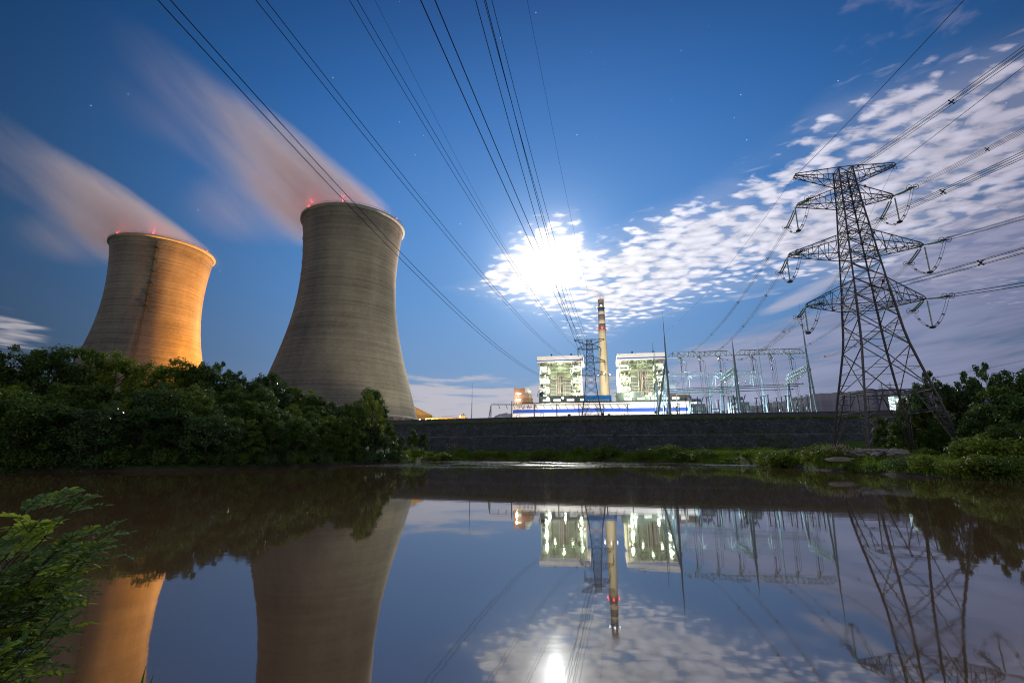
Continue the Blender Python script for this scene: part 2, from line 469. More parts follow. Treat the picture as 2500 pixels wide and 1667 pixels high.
def ground_mat():
    m_ = bpy.data.materials.new('ground'); m_.use_nodes = True; t_ = m_.node_tree; b = t_.nodes['Principled BSDF']
    b.inputs['Roughness'].default_value = .95
    g = t_.nodes.new('ShaderNodeTexCoord'); z = xyz(t_, g.outputs['Object'])[2]
    n = noise(t_, g.outputs['Object'], .12, 6, .65); n2 = noise(t_, g.outputs['Object'], 1.4, 4, .6)
    gr = ramp(t_, n * .6 + n2 * .4, [(.3, (.018, .038, .010)), (.5, (.05, .09, .018)), (.7, (.10, .16, .03))])
    grav = ramp(t_, n2, [(.3, (.10, .095, .09)), (.7, (.17, .16, .15))])
    mud = ramp(t_, n2, [(.3, (.04, .03, .02)), (.7, (.07, .055, .04))])
    c = mixc(t_, z.smooth(.15, .7), mud, gr); c = mixc(t_, z.smooth(16.40, 16.49), c, grav)
    t_.links.new(c, b.inputs['Base Color'])
    return m_


def water_mat():
    m_ = bpy.data.materials.new('muddy_water'); m_.use_nodes = True; t_ = m_.node_tree; t_.nodes.clear()
    o_ = t_.nodes.new('ShaderNodeOutputMaterial'); g = t_.nodes.new('ShaderNodeTexCoord'); x, y, z = xyz(t_, g.outputs['Object'])
    n = noise(t_, vec(t_, x * .5, y * 1.0, 0.0), .35, 3, .5); n2 = noise(t_, vec(t_, x, y * 1.3, 0.0), 1.6, 2, .5)
    bp = t_.nodes.new('ShaderNodeBump'); bp.inputs['Strength'].default_value = .012; bp.inputs['Distance'].default_value = .3
    t_.links.new((n + n2 * .2).k, bp.inputs['Height'])
    d = t_.nodes.new('ShaderNodeBsdfDiffuse'); d.inputs[0].default_value = (.115, .068, .035, 1)
    gl = t_.nodes.new('ShaderNodeBsdfGlossy'); gl.inputs['Color'].default_value = (.90, .95, 1.0, 1)
    foam = noise(t_, vec(t_, x * .045, y * .5, 2.0), 1.0, 4, .6)
    rg = .03 + foam.smooth(.53, .62) * y.smooth(80, 110) * .22 + foam.smooth(.55, .7) * .02
    t_.links.new(rg.k, gl.inputs['Roughness'])
    fr = t_.nodes.new('ShaderNodeFresnel'); fr.inputs['IOR'].default_value = 1.52
    t_.links.new(bp.outputs[0], gl.inputs['Normal']); t_.links.new(bp.outputs[0], fr.inputs['Normal'])
    k = (S(t_, fr.outputs[0]) * .92 + .09).u('MINIMUM', .80)
    mx = t_.nodes.new('ShaderNodeMixShader'); t_.links.new(k.k, mx.inputs[0])
    t_.links.new(d.outputs[0], mx.inputs[1]); t_.links.new(gl.outputs[0], mx.inputs[2]); t_.links.new(mx.outputs[0], o_.inputs[0])
    return m_


M['tower'] = tower_mat()
M['rubble'] = rubble_mat('rubble_facing', (.026, .036, .042), (.060, .075, .092))
M['boiler_dark'] = mat('dark_boiler_casing', (.09, .11, .075), .6, .2, .4, .3, stretch=(.3, .3, 2)); M['frame_grey'] = mat('grey_frame_steel', (.30, .31, .27), .6, 0, .25, .5)
M['parapet'] = mat('parapet_stone', (.07, .075, .085), .85, 0, .35, .4, .3, 3)
M['ground'] = ground_mat(); M['water'] = water_mat()
M['hill'] = mat('far_forest_hazed', (.055, .055, .105), .95, 0, .3, .02, c2=(.042, .042, .08), detail=8)  # purple-blue of distance haze is put into the forest colour
M['leaf_dark'] = leafmat('leaves_dark', (.020, .050, .014), (.10, .165, .036))
M['leaf_mid'] = leafmat('leaves_mid', (.026, .062, .012), (.13, .20, .036))
M['leaf_bright'] = leafmat('leaves_bright', (.045, .09, .012), (.21, .28, .036))
M['leaf_gloss'] = leafmat('leaves_glossy', (.02, .055, .02), (.10, .16, .055), .25, .25)
M['grassm'] = leafmat('grass_blades', (.04, .08, .012), (.20, .30, .04), .4)
M['reedm'] = leafmat('reed_plumes', (.22, .17, .14), (.50, .42, .37), .4)

# ---------------------------------------------------------------- terrain
WALL = [(-320, 300), (-110, 252), (-56, 231), (23, 200.7), (88.5, 183.8), (118, 177), (150, 171), (400, 130)]
SH = [(-180, 2.5), (-110, 6), (-90, 30), (-75, 75), (-60, 98), (-46, 103), (-38, 100), (-31, 99), (-24, 108), (-17, 128), (-12.6, 144), (-11.8, 150), (-10.5, 176), (-5, 184), (2, 184), (10, 176), (17, 164), (25, 147), (29, 122), (33, 101), (37, 90), (42, 78), (46, 75), (55, 66), (70, 45), (85, 22), (100, 7), (180, 2.5)]


def lerp(P, x):
    if x <= P[0][0]: return P[0][1]
    for (a, b), (c, d) in zip(P, P[1:]):
        if x <= c: return b + (d - b) * (x - a) / (c - a)
    return P[-1][1]


def sst(a, b, x):
    x = max(0, min(1, (x - a) / (b - a))); return x * x * (3 - 2 * x)


def vn(x, y):
    return math.sin(x * .11 + 1.3 * math.sin(y * .07)) * .5 + math.sin(y * .13 + 1.7 * math.sin(x * .05 + 1)) * .5


PLAT = 16.5


def tz(x, y):
    a = math.degrees(math.atan2(x, y)); d = math.hypot(x, y); s_ = lerp(SH, a) + vn(x * 2, y * 2) * 1.2
    near = (y < 3.4 + .25 * math.sin(x * .9)) and d < 60
    if near: return min(1.45, -.6 + (3.4 - y) * 1.1)
    if d < s_: return max(-2.0, -.25 - (s_ - d) * .25)
    q = d - s_; yw = lerp(WALL, x); wd = yw - y
    low = min(.8, q * .35) + sst(1, 9, q) * (2.1 - 1.15 * sst(26, 33, a)) + vn(x, y) * .2 * sst(0, 6, q)
    if y > yw + .5: return PLAT
    left = sst(-12.8, -19, a); right = sst(36.5, 42, a)
    zl = .8 + (q - 1) * .20 + sst(10, 60, q) * 3; zl = min(15.6, max(.2, zl))
    zr = low + sst(52, 100, q) * 11
    slope = 3.6 + (PLAT - 3.6) * (1 - wd / 13.0) if wd < 13 else -9
    z = low * (1 - left) + zl * left; z = z * (1 - right) + zr * right
    z = max(z, slope - 2.4 + 1.6 * sst(40, 120, x) * (1 if wd > 5 else .3))
    return min(z, PLAT)


azs = [i * .75 - 60 for i in range(161)] + [60 + i * 4 for i in range(1, 60)]
dss = [0.2, 1, 2, 2.6, 3.0, 3.4, 3.8, 4.3, 5, 7, 12, 20, 30, 40, 50, 60] + [62 + 2.0 * i for i in range(0, 130)] + [330, 370, 430, 520, 700, 1000, 1600, 3000, 6000, 12000]
V, F = [], []
for a in azs:
    for d in dss:
        x, y = d * math.sin(R(a)), d * math.cos(R(a)); V.append((x, y, tz(x, y)))
n_ = len(dss)
for i in range(len(azs)):
    i2 = (i + 1) % len(azs)
    for j in range(n_ - 1): F.append((i * n_ + j, i2 * n_ + j, i2 * n_ + j + 1, i * n_ + j + 1))
F.append(tuple(i * n_ for i in range(len(azs))))
g_ = MB(); g_.v, g_.f = V, [tuple(reversed(f)) for f in F]
ground = g_.build('ground', M['ground'], smooth=True, loc=(0, 0, 0)); tag(ground, kind='structure')
wm = MB(); wm.add([(-500, -300, 0), (500, -300, 0), (500, 330, 0), (-500, 330, 0)], [(0, 1, 2, 3)])
water = wm.build('water', M['water'], loc=(0, 0, 0)); tag(water, kind='structure')

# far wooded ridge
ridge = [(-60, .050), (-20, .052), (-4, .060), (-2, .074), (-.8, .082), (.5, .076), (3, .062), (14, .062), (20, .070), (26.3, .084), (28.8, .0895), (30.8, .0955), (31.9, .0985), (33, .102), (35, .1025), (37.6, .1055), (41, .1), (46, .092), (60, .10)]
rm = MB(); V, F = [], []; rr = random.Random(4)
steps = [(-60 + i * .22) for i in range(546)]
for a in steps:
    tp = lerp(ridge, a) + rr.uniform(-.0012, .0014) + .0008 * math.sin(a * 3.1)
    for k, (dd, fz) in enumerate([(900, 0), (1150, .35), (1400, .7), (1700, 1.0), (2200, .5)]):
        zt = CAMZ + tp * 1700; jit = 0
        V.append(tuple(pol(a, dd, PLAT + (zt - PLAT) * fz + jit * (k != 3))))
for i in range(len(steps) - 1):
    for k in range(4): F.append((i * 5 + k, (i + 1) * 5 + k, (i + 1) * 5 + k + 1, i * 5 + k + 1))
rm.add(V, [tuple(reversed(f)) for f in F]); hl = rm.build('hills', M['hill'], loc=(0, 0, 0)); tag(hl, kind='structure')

# ---------------------------------------------------------------- stone-faced embankment wall
wl = thing('embankment_wall', (20, 200, 3), 'long dark rubble-faced embankment wall above the far shore, carrying the plant platform', 'wall')
pts = [(x, lerp(WALL, x)) for x in range(-100, 141, 4)]
fm, pm, cm, lm = MB(), MB(), MB(), MB()
def strip(mb, A, B):
    o = len(mb.v); mb.v += [tuple(p) for p in A] + [tuple(p) for p in B]; n = len(A)
    mb.f += [(o + i, o + i + 1, o + n + i + 1, o + n + i) for i in range(n - 1)]
A = [(x, y - 12.4, 3.0) for x, y in pts]; B = [(x, y - 6.4, 9.6) for x, y in pts]; B2 = [(x, y - 5.9, 9.7) for x, y in pts]; C = [(x, y - .7, 15.6) for x, y in pts]
strip(fm, A, B); strip(fm, B2, C); fm.build('stone_facing', M['rubble'], wl)
strip(lm, B, [(x, y, 9.72) for x, y, z in B2]); strip(lm, C, [(x, y - .0, 15.75) for x, y in pts]); lm.build('ledge', M['concrete'], wl)
P0 = [(x, y - .05, 15.5) for x, y in pts]; P1 = [(x, y - .05, 17.85) for x, y in pts]; P2 = [(x, y + .45, 17.85) for x, y in pts]; P3 = [(x, y + .45, 15.5) for x, y in pts]
strip(pm, P0, P1); strip(pm, P2, P3); pm.build('parapet', M['parapet'], wl)
strip(cm, [(x, y - .2, 17.86) for x, y in pts], [(x, y - .2, 18.05) for x, y in pts]); strip(cm, [(x, y - .2, 18.05) for x, y in pts], [(x, y + .6, 18.05) for x, y in pts]); strip(cm, [(x, y + .6, 18.05) for x, y in pts], [(x, y + .6, 17.86) for x, y in pts])
cm.build('coping', M['parapet'], wl)

# ---------------------------------------------------------------- cooling towers
PROF = [(50.9, 7.5), (49.8, 11.6), (44.7, 29.5), (41.0, 42.5), (38.1, 53.5), (35.4, 64.5), (33.5, 75.8), (32.0, 89.5), (31.3, 102), (31.2, 110), (31.8, 121), (32.6, 130), (33.6, 138.5), (34.3, 142.5)]
def smooth_prof(P, n=70):
    z0, z1 = P[0][1], P[-1][1]; out_ = []
    zz = np.array([p[1] for p in P]); r_ = np.array([p[0] for p in P]); co = np.polyfit(zz, r_, 6)
    for i in range(n): z = z0 + (z1 - z0) * i / (n - 1); out_.append((float(np.polyval(co, z)), z))
    return out_
def cooling_tower(x, y, label, lad):
    t_ = thing('cooling_tower', (x, y, PLAT), label, 'cooling tower', 'concrete cooling towers of the power station')
    pr = smooth_prof(PROF)
    sh = MB().lathe([(r_, z_) for r_, z_ in pr] + [(r_ - .5, z_) for r_, z_ in reversed(pr)], 160, closed=True)
    s_ = sh.build('shell', M['tower'], None, True, loc=(0, 0, 0)); s_.parent = t_
    rmb = MB().lathe([(34.2, 141.6), (35.5, 142.4), (35.5, 143.3), (33.6, 143.3), (33.6, 142.6)], 120, closed=True)
    o = rmb.build('rim_walkway', M['concrete'], None, loc=(0, 0, 0)); o.parent = t_
    hr = MB()
    for k in range(96):
        a = 2 * math.pi * k / 96; hr.bar((35.3 * math.cos(a), 35.3 * math.sin(a), 143.3), (35.3 * math.cos(a), 35.3 * math.sin(a), 144.4), .1)
    hr.lathe([(35.25, 144.35), (35.35, 144.35), (35.35, 144.45), (35.25, 144.45)], 96, closed=True)
    h = hr.build('railing', M['steel_dark'], None, loc=(0, 0, 0)); h.parent = o
    rg = MB().lathe([(50.5, 6.9), (51.4, 6.9), (51.4, 8.3), (50.4, 8.5)], 120, closed=True); o = rg.build('ring_beam', M['concrete'], None, loc=(0, 0, 0)); o.parent = t_
    for k in range(40):
        a = 2 * math.pi * k / 40
        for sg in (-1, 1):
            a2 = a + sg * math.pi / 40
            mb = MB().bar((53 * math.cos(a), 53 * math.sin(a), 0), (50.9 * math.cos(a2), 50.9 * math.sin(a2), 7.0), .8)
            o = mb.build('support_column', M['concrete'], None, loc=(0, 0, 0)); o.parent = t_
    fl = MB().lathe([(48.5, 0), (48.5, 7.0)], 60); o = fl.build('fill_pack', M['brown_wall'], None, loc=(0, 0, 0)); o.parent = t_
    # caged ladder with landings
    lb = MB(); a = R(lad); ca, sa = math.cos(a), math.sin(a); tx, ty = -sa, ca
    zz = [z_ for r_, z_ in pr]; rr_ = [r_ for r_, z_ in pr]
    rad = lambda z_: float(np.interp(z_, zz, rr_))
    st = [8 + 3 * i for i in range(45)]
    for z0, z1 in zip(st, st[1:]):
        for off in (-.5, .5):
            for ex in (.35, 1.35):
                lb.bar(((rad(z0) + ex) * ca + tx * off, (rad(z0) + ex) * sa + ty * off, z0), ((rad(z1) + ex) * ca + tx * off, (rad(z1) + ex) * sa + ty * off, z1), .12)
        for zq in (z0, z0 + 1.5):
            lb.bar(((rad(zq) + .35) * ca - tx * .5, (rad(zq) + .35) * sa - ty * .5, zq), ((rad(zq) + .35) * ca + tx * .5, (rad(zq) + .35) * sa + ty * .5, zq), .1)
            lb.bar(((rad(zq) + 1.35) * ca - tx * .5, (rad(zq) + 1.35) * sa - ty * .5, zq), ((rad(zq) + 1.35) * ca + tx * .5, (rad(zq) + 1.35) * sa + ty * .5, zq), .12)
    for z0 in range(88, 139, 9):
        q = rad(z0) + 1.0
        lb.box((q * ca + tx * .6, q * sa + ty * .6, z0), (2.4, 3.4, .25), a)
        for dx in (-1, 1):
            lb.bar(((q + 1) * ca + tx * (.6 + dx * 1.5), (q + 1) * sa + ty * (.6 + dx * 1.5), z0), ((q + 1) * ca + tx * (.6 + dx * 1.5), (q + 1) * sa + ty * (.6 + dx * 1.5), z0 + 1.6), .15)
        lb.bar(((q + 1) * ca - tx * .9, (q + 1) * sa - ty * .9, z0 + 1.6), ((q + 1) * ca + tx * 2.1, (q + 1) * sa + ty * 2.1, z0 + 1.6), .12)
    o = lb.build('caged_ladder', M['steel_dark'], None, loc=(0, 0, 0)); o.parent = t_
    face = math.atan2(-y, -x)
    for da in (-58, -14, 52, 120, 200, 270):
        a2 = face + R(da); mb = MB().bar((34.6 * math.cos(a2), 34.6 * math.sin(a2), 143.2), (34.6 * math.cos(a2), 34.6 * math.sin(a2), 144.2), .2)
        o = mb.build('warning_light', M['steel_dark'], None, loc=(0, 0, 0)); o.parent = t_
        b_ = MB().ball((34.6 * math.cos(a2), 34.6 * math.sin(a2), 144.5), .34).build('red_lens', M['redl'], None, loc=(0, 0, 0)); b_.parent = o
        if abs(da) < 100:
            l_ = lamp('red_lamp', (0, 0, 0), 2400, (1, .05, .08), None, .5); l_.parent = t_; l_.location = (33.5 * math.cos(a2), 33.5 * math.sin(a2), 148)
    return t_
T1 = pol(-20.1, 330); T2 = pol(-38.5, 452)
cooling_tower(T1.x, T1.y, 'nearer grey cooling tower with its ladder in outline along the left edge', 180 + 2)
# ladder of the far tower faces the camera
cooling_tower(T2.x, T2.y, 'farther cooling tower, orange-lit on its right half, a dark ladder down its middle', math.degrees(math.atan2(-T2.y, -T2.x)) - 9)


# ---------------------------------------------------------------- steam
def plume_mat(name, dens, colr, zc, hh, dd, smax, wid, lowk=.40, soft=1.0):
    m_ = bpy.data.materials.new(name); m_.use_nodes = True; t_ = m_.node_tree; t_.nodes.clear()
    o_ = t_.nodes.new('ShaderNodeOutputMaterial'); g = t_.nodes.new('ShaderNodeTexCoord'); x, y, z = xyz(t_, g.outputs['Object'])
    s_ = x * -1.0
    c_ = curve(t_, s_, zc, -45, smax, -60, 240); h_ = curve(t_, s_, hh, -45, smax, 0, 80); d_ = curve(t_, s_, dd, -45, smax, 0, 1)
    dz = (z - c_) / h_
    q = dz.u('MAXIMUM', 0.0).u('POWER', 2.0) + (dz.u('MINIMUM', 0.0) * lowk).u('POWER', 2.0) + (y / wid).u('POWER', 2.0)
    core = (1.0 - q).smooth(0.0, 0.95)
    n = noise(t_, vec(t_, (x - z) * .006, y * .03, (x + z) * .040), 1.0, 4, .6, .35)
    # the wash that falls over the lee side
    q2 = ((s_ - 58) / 78.0).u('POWER', 2.0) + ((z - 16) / 34.0).u('POWER', 2.0) + (y / 38.0).u('POWER', 2.0)
    wash = (1.0 - q2).smooth(0.0, 1.7) * .22
    top = z.smooth(-6, 4)
    de = (core * d_ + wash) * n.smooth(.30, .68, .22, 1.45) * dens
    near_rim = (1 - (s_ - 0).u('ABSOLUTE').smooth(28, 40)) * (1 - top)
    de = de * (1 - near_rim)
    v = t_.nodes.new('ShaderNodeVolumePrincipled'); v.inputs['Color'].default_value = (*colr, 1); v.inputs['Anisotropy'].default_value = .35
    v.inputs['Density'].default_value = 0
    t_.links.new(de.k, v.inputs['Density']); t_.links.new(v.outputs[0], o_.inputs['Volume'])
    return m_
M['steam'] = plume_mat('steam', .062, (1.0, .88, .86),
    [(-45, 0), (-30, 2), (-10, 12), (15, 26), (40, 46), (80, 78), (110, 99), (137, 120), (200, 158), (290, 200)],
    [(-45, 4), (-30, 9), (-10, 18), (15, 26), (40, 28), (80, 26), (137, 27), (200, 34), (290, 44)],
    [(-45, 0), (-34, 0), (-24, .6), (-10, .9), (15, 1.0), (40, .82), (65, .55), (90, .30), (120, .12), (160, .03), (210, 0), (290, 0)], 290, 34)
def plume_hull(loc, label, mtl, k=1.0, rz=0.0, kz=1.0):
    mb = MB().add([(45, -38, -10), (45, 38, -10), (-290, 38, -10), (-290, -38, -10), (45, -38, 40), (45, 38, 40), (-120, 38, 165), (-120, -38, 165), (-290, 38, 245), (-290, -38, 245)],
                  [(0, 3, 2, 1), (4, 5, 6, 7), (7, 6, 8, 9), (0, 1, 5, 4), (2, 3, 9, 8), (1, 2, 8, 6, 5), (0, 4, 7, 9, 3)])
    o = mb.build('steam_plume', mtl, loc=(0, 0, 0)); o.location = loc; o.scale = (k, k, k * kz); o.rotation_euler[2] = rz
    return tag(o, label, 'steam', 'steam blown from the stacks', 'stuff')
plume_hull((T1.x, T1.y, 160.2), 'pinkish steam streaming up to the left from the nearer cooling tower', M['steam'])
plume_hull((T2.x, T2.y, 160.2), 'pinkish steam streaming left from the farther, orange-lit cooling tower', M['steam'], 1.0, 0.0, .80)

# ---------------------------------------------------------------- chimney
CH = pol(11.2, 640)
ch = thing('chimney', (CH.x, CH.y, PLAT - 7.5), 'tall cream chimney with blue and grey bands between the two boiler houses', 'chimney')
chr_ = lambda z_: 8.3 + (4.35 - 8.3) * min(1, z_ / 190) ** .85
bands = [(0, 158.6, 'cream'), (158.6, 166.5, 'grey'), (166.5, 172.5, 'cream'), (172.5, 180.0, 'grey'), (180.0, 184.8, 'cream'), (184.8, 190, 'blue'), (190, 193.5, 'cream')]
M['cream'] = mat('cream_concrete', (.58, .52, .40), .8, 0, .12, .2, stretch=(1, 1, .1)); M['grey_band'] = mat('grey_band', (.17, .15, .20), .8, 0, .2, .2); M['blue_band'] = mat('blue_band', (.02, .06, .22), .8, 0, .2, .2)
for z0, z1, k in bands:
    nz = max(2, int((z1 - z0) / 8))
    mb = MB().lathe([(chr_(z0 + (z1 - z0) * i / nz) + (.01 if k != 'cream' else 0), z0 + (z1 - z0) * i / nz) for i in range(nz + 1)], 40)
    o = mb.build('shaft' if k == 'cream' else 'painted_band', M[{'cream': 'cream', 'grey': 'grey_band', 'blue': 'blue_band'}[k]], None, True, loc=(0, 0, 0)); o.parent = ch
    if k != 'cream': o['label'] = 'blue painted band' if k == 'blue' else 'grey painted band'
for z_, lit in ((12, 'r'), (95, 'w'), (158.5, 'r'), (190.5, 'w')):
    r0 = chr_(z_)
    mb = MB().lathe([(r0 + .05, z_), (r0 + 1.3, z_), (r0 + 1.3, z_ + .35), (r0 + .05, z_ + .35)], 32, closed=True)
    for k in range(20):
        a = 2 * math.pi * k / 20; mb.bar(((r0 + 1.2) * math.cos(a), (r0 + 1.2) * math.sin(a), z_), ((r0 + 1.2) * math.cos(a), (r0 + 1.2) * math.sin(a), z_ + 1.3), .12)
    mb.lathe([(r0 + 1.15, z_ + 1.2), (r0 + 1.25, z_ + 1.2), (r0 + 1.25, z_ + 1.35), (r0 + 1.15, z_ + 1.35)], 32, closed=True)
    o = mb.build('walkway', M['brown_wall'], None, loc=(0, 0, 0)); o.parent = ch
    for k, a in enumerate((-90 - 11, -90 - 11 - 88, -90 - 11 + 88)):
        if z_ == 12 and k != 1: continue
        a = R(a); b_ = MB().ball(((r0 + 1.4) * math.cos(a), (r0 + 1.4) * math.sin(a), z_ + 1.2), .75 if lit == 'r' else .7).build('beacon', M['redl'] if lit == 'r' else M['lampc'], None, loc=(0, 0, 0)); b_.parent = o
mb = MB().lathe([(4.1, 193.5), (3.7, 193.5), (3.9, 201), (4.3, 201.5), (4.3, 202), (4.0, 202)], 32)
o = mb.build('flue_top', M['pipe_pink'], None, True, loc=(0, 0, 0)); o.parent = ch
M['smoke'] = plume_mat('smoke', .16, (.95, .9, .88),
    [(-45, 2), (-20, 30), (10, 60), (40, 90), (87, 120), (137, 150), (200, 180), (290, 210)],
    [(-45, 4), (-25, 34), (0, 40), (30, 36), (60, 32), (87, 28), (137, 30), (200, 36), (290, 44)],
    [(-45, 0), (-36, .8), (-10, 1), (20, .8), (50, .5), (110, .2), (160, .05), (220, 0), (290, 0)], 290, 34)
plume_hull((CH.x, CH.y, PLAT + 195), 'thin white smoke drifting left from the chimney top', M['smoke'], .13)

for i, (a_, b_, z_, tg, p_) in enumerate(((75, 60, 53, 120, 5.5e5), (60, 80, 99.8, 175, 3.2e5), (92, 80, 99.8, 150, 3.2e5))):
    PO_ = Vector((.5, 403, 0)); e1 = Vector((math.cos(-.18), math.sin(-.18), 0)); e2 = Vector((math.sin(.18), math.cos(.18), 0)); q = PO_ + e1 * a_ + e2 * b_; q.z = z_
    f = thing('chimney_floodlight', (q.x, q.y, z_ - 1 if i else PLAT), ['floodlight behind the blue sign aimed up the chimney', 'floodlight on the left boiler roof aimed at the chimney', 'floodlight on the right boiler roof aimed at the chimney'][i], 'floodlight')
    MB().bar((q.x, q.y, (z_ - 1 if i else PLAT)), (q.x, q.y, z_), .2).box((q.x, q.y, z_), (.9, .5, .6)).build('lamp_head', M['steel_dark'], f)
    lamp('flood', (q.x, q.y + 1.2, z_ + .8), p_ * 1.3, (1, .86, .58), f, .5, spot=((CH.x, CH.y, tg), 110))
# ---------------------------------------------------------------- power station blocks, in the plant's own axes
PO = Vector((.5, 403, 0)); PR = -.18; EX = Vector((math.cos(PR), math.sin(PR), 0)); EY = Vector((-math.sin(PR), math.cos(PR), 0))
def pl(a, b, z=0.0): return PO + EX * a + EY * b + Vector((0, 0, z))
def pbox(mb, a0, a1, b0, b1, z0, z1):
    c = pl((a0 + a1) / 2, (b0 + b1) / 2, (z0 + z1) / 2); return mb.box(c, (abs(a1 - a0), abs(b1 - b0), abs(z1 - z0)), PR)
def pbar(mb, p, q, w_, h=None): return mb.bar(pl(*p), pl(*q), w_, h)

hall = thing('turbine_hall', pl(74, 20, PLAT), 'long low white turbine hall with a blue stripe along its front', 'building')
pbox(MB(), 0, 150, 0, 28, PLAT, 42.2).build('wall', M['white_clad'], hall)
pbox(MB(), -.3, 150.3, -.4, 28.4, 42.2, 43.1).build('roof', M['white_clad'], hall)
st = MB()
for a0, a1, z0 in ((.5, 26, 35.2), (26.05, 52, 35.3), (52.05, 92, 35.35), (92.05, 149, 35.25)): pbox(st, a0, a1, -.22, -.02, z0, z0 + 2.9)
st.build('blue_stripe', M['blue_stripe'], hall)
rf = MB()
pbox(rf, 8, 32, 1, 6, 43.1, 43.9); pbox(rf, 32.5, 75, 1, 6, 43.1, 44.1); pbox(rf, 76, 148, 1, 6, 43.1, 44.0); rf.build('roof_upstand', M['dark_roof'], hall)
dr = MB()
for a0 in (5, 16, 29, 44, 55, 70, 82, 99, 118, 137): pbox(dr, a0, a0 + 4.2, -.12, -.01, PLAT, 21.5)
dr.build('louvre_door', M['grey_green'], hall)
# company emblem and its four characters
em = MB()
for k in range(9):
    a0 = R(200 - k * 22); em.bar(pl(5.6 + 1.7 * math.cos(a0), -.16, 39.9 + 1.5 * math.sin(a0)), pl(5.6 + 1.7 * math.cos(a0 - R(22)), -.16, 39.9 + 1.5 * math.sin(a0 - R(22))), .5, .15)
em.bar(pl(4.2, -.18, 38.3), pl(7.6, -.18, 37.7), .9, .15)
M['emblem_red'] = mat('emblem_red', (.45, .03, .02), .6); M['emblem_green'] = mat('emblem_green', (.2, .4, .05), .6); M['sign_ink'] = mat('sign_ink', (.05, .02, .12), .6)
eo = em.build('emblem', M['emblem_red'], hall)
MB().box(pl(6.1, -.2, 39.9), (1.2, .12, 1.3), PR).build('emblem_leaf', M['emblem_green'], eo)
def glyph(mb, a, z, s_, kind):
    h = lambda x0, x1, zz, w_=.22: mb.bar(pl(a + x0 * s_, -.16, z + zz * s_), pl(a + x1 * s_, -.16, z + zz * s_), .12, w_ * s_ / 2.4)
    v = lambda x0, z0, z1, w_=.22: mb.bar(pl(a + x0 * s_, -.16, z + z0 * s_), pl(a + x0 * s_, -.16, z + z1 * s_), w_ * s_ / 2.4, .12)
    if kind == 0:
        v(0, 0, 1, .3); v(.9, 0, 1, .3); h(0, .9, 1, .3); h(0, .9, 0, .3); h(.2, .7, .75); h(.2, .7, .5); h(.2, .7, .25); v(.45, .25, .75)
    elif kind == 1:
        v(.45, -.1, 1.1, .3); v(.1, .3, .9, .3); v(.8, .3, .9, .3); h(.1, .8, .9, .3); h(.1, .8, .6); h(.1, .8, .3, .3); h(.45, 1, -.08)
    elif kind == 2:
        h(0, .9, .8, .3); v(.2, 0, 1.1, .3); mb.bar(pl(a + .9 * s_, -.16, z), pl(a + .4 * s_, -.16, z + .8 * s_), .3, .12); h(.3, .9, .4); v(.7, .4, 1.1)
    else:
        v(0, 0, 1, .3); v(.9, 0, 1, .3); h(.2, .9, 1, .3); h(.25, .65, .7); h(.25, .65, .4); v(.45, .1, .8)
ins = MB()
for k in range(4): glyph(ins, 9.0 + k * 3.1, 39.0, 2.1, k)
ins.build('sign_lettering', M['sign_ink'], hall)

an = thing('deaerator_bay', pl(74, 40, PLAT), 'grey-green windowed block rising behind the white turbine hall', 'building')
pbox(MB(), 19.2, 82.6, 28.4, 44, PLAT, 52.6).build('wall', M['grey_green'], an)
pbox(MB(), 88, 148, 28.4, 44, PLAT, 51.7).build('wall', M['grey_green'], an)
pbox(MB(), 87.5, 110, 28.0, 43, 51.7, 54.5).build('roof_block', M['grey_green'], an)
o = pbox(MB(), 133.5, 150, 27.9, 43, 50.2, 52.9).build('end_bay', M['brown_wall'], an); o['label'] = 'brown end bay'
for a0 in (19.9 + 3, 32.5, 44.5, 56.5, 68.5, 95, 106, 117.5, 127, 135):
    pbox(MB(), a0, a0 + (6.5 if a0 < 90 else 6.0), 28.15, 28.38, 47.9, 49.6).build('window', M['winw'], an)
sg = thing('blue_sign_block', pl(75, 22, 43), 'bright blue rooftop block with a row of white lettering, at the foot of the chimney', 'sign')
pbox(MB(), 60.5, 83.2, 6.4, 16, 43.1, 49.8).build('panel', M['blue_sign'], sg)
M['sign_white'] = mat('sign_white', (.85, .85, .85), .6, 0, .05)
sl = MB(); rr = random.Random(8)
for k in range(14):
    a0 = 63.5 + k * 1.28
    pbar(sl, (a0, 6.25, 44.6), (a0 + .95, 6.25, 44.6), .12, .22); pbar(sl, (a0, 6.25, 46.2), (a0 + .95, 6.25, 46.2), .12, .22); pbar(sl, (a0 + .1, 6.25, 45.4), (a0 + .9, 6.25, 45.4), .12, .2)
    pbar(sl, (a0 + rr.choice((.15, .5)), 6.25, 44.4), (a0 + .5, 6.25, 46.3), .25, .12); pbar(sl, (a0 + .85, 6.25, 44.6), (a0 + .85, 6.25, 46.2), .2, .12)
sl.build('white_lettering', M['sign_white'], sg)
bw = thing('brown_block', pl(5, 34, PLAT), 'brown rendered block with two lit windows at the left end of the plant', 'building')
pbox(MB(), .2, 9.6, 6, 30, PLAT, 57.5).build('tower_wall', M['brown_wall'], bw)
pbox(MB(), 9.65, 13.8, 5.9, 28, PLAT, 52.5).build('side_wall', M['brown_wall'], bw)
pbox(MB(), 9.65, 12.2, 7, 26, 52.5, 57.2).build('glazed_stair', M['cream_steel'], bw)
for z0 in (46.3, 51.8): pbox(MB(), 2.9, 6.6, 5.7, 5.98, z0, z0 + 1.6).build('window', M['wing'], bw)
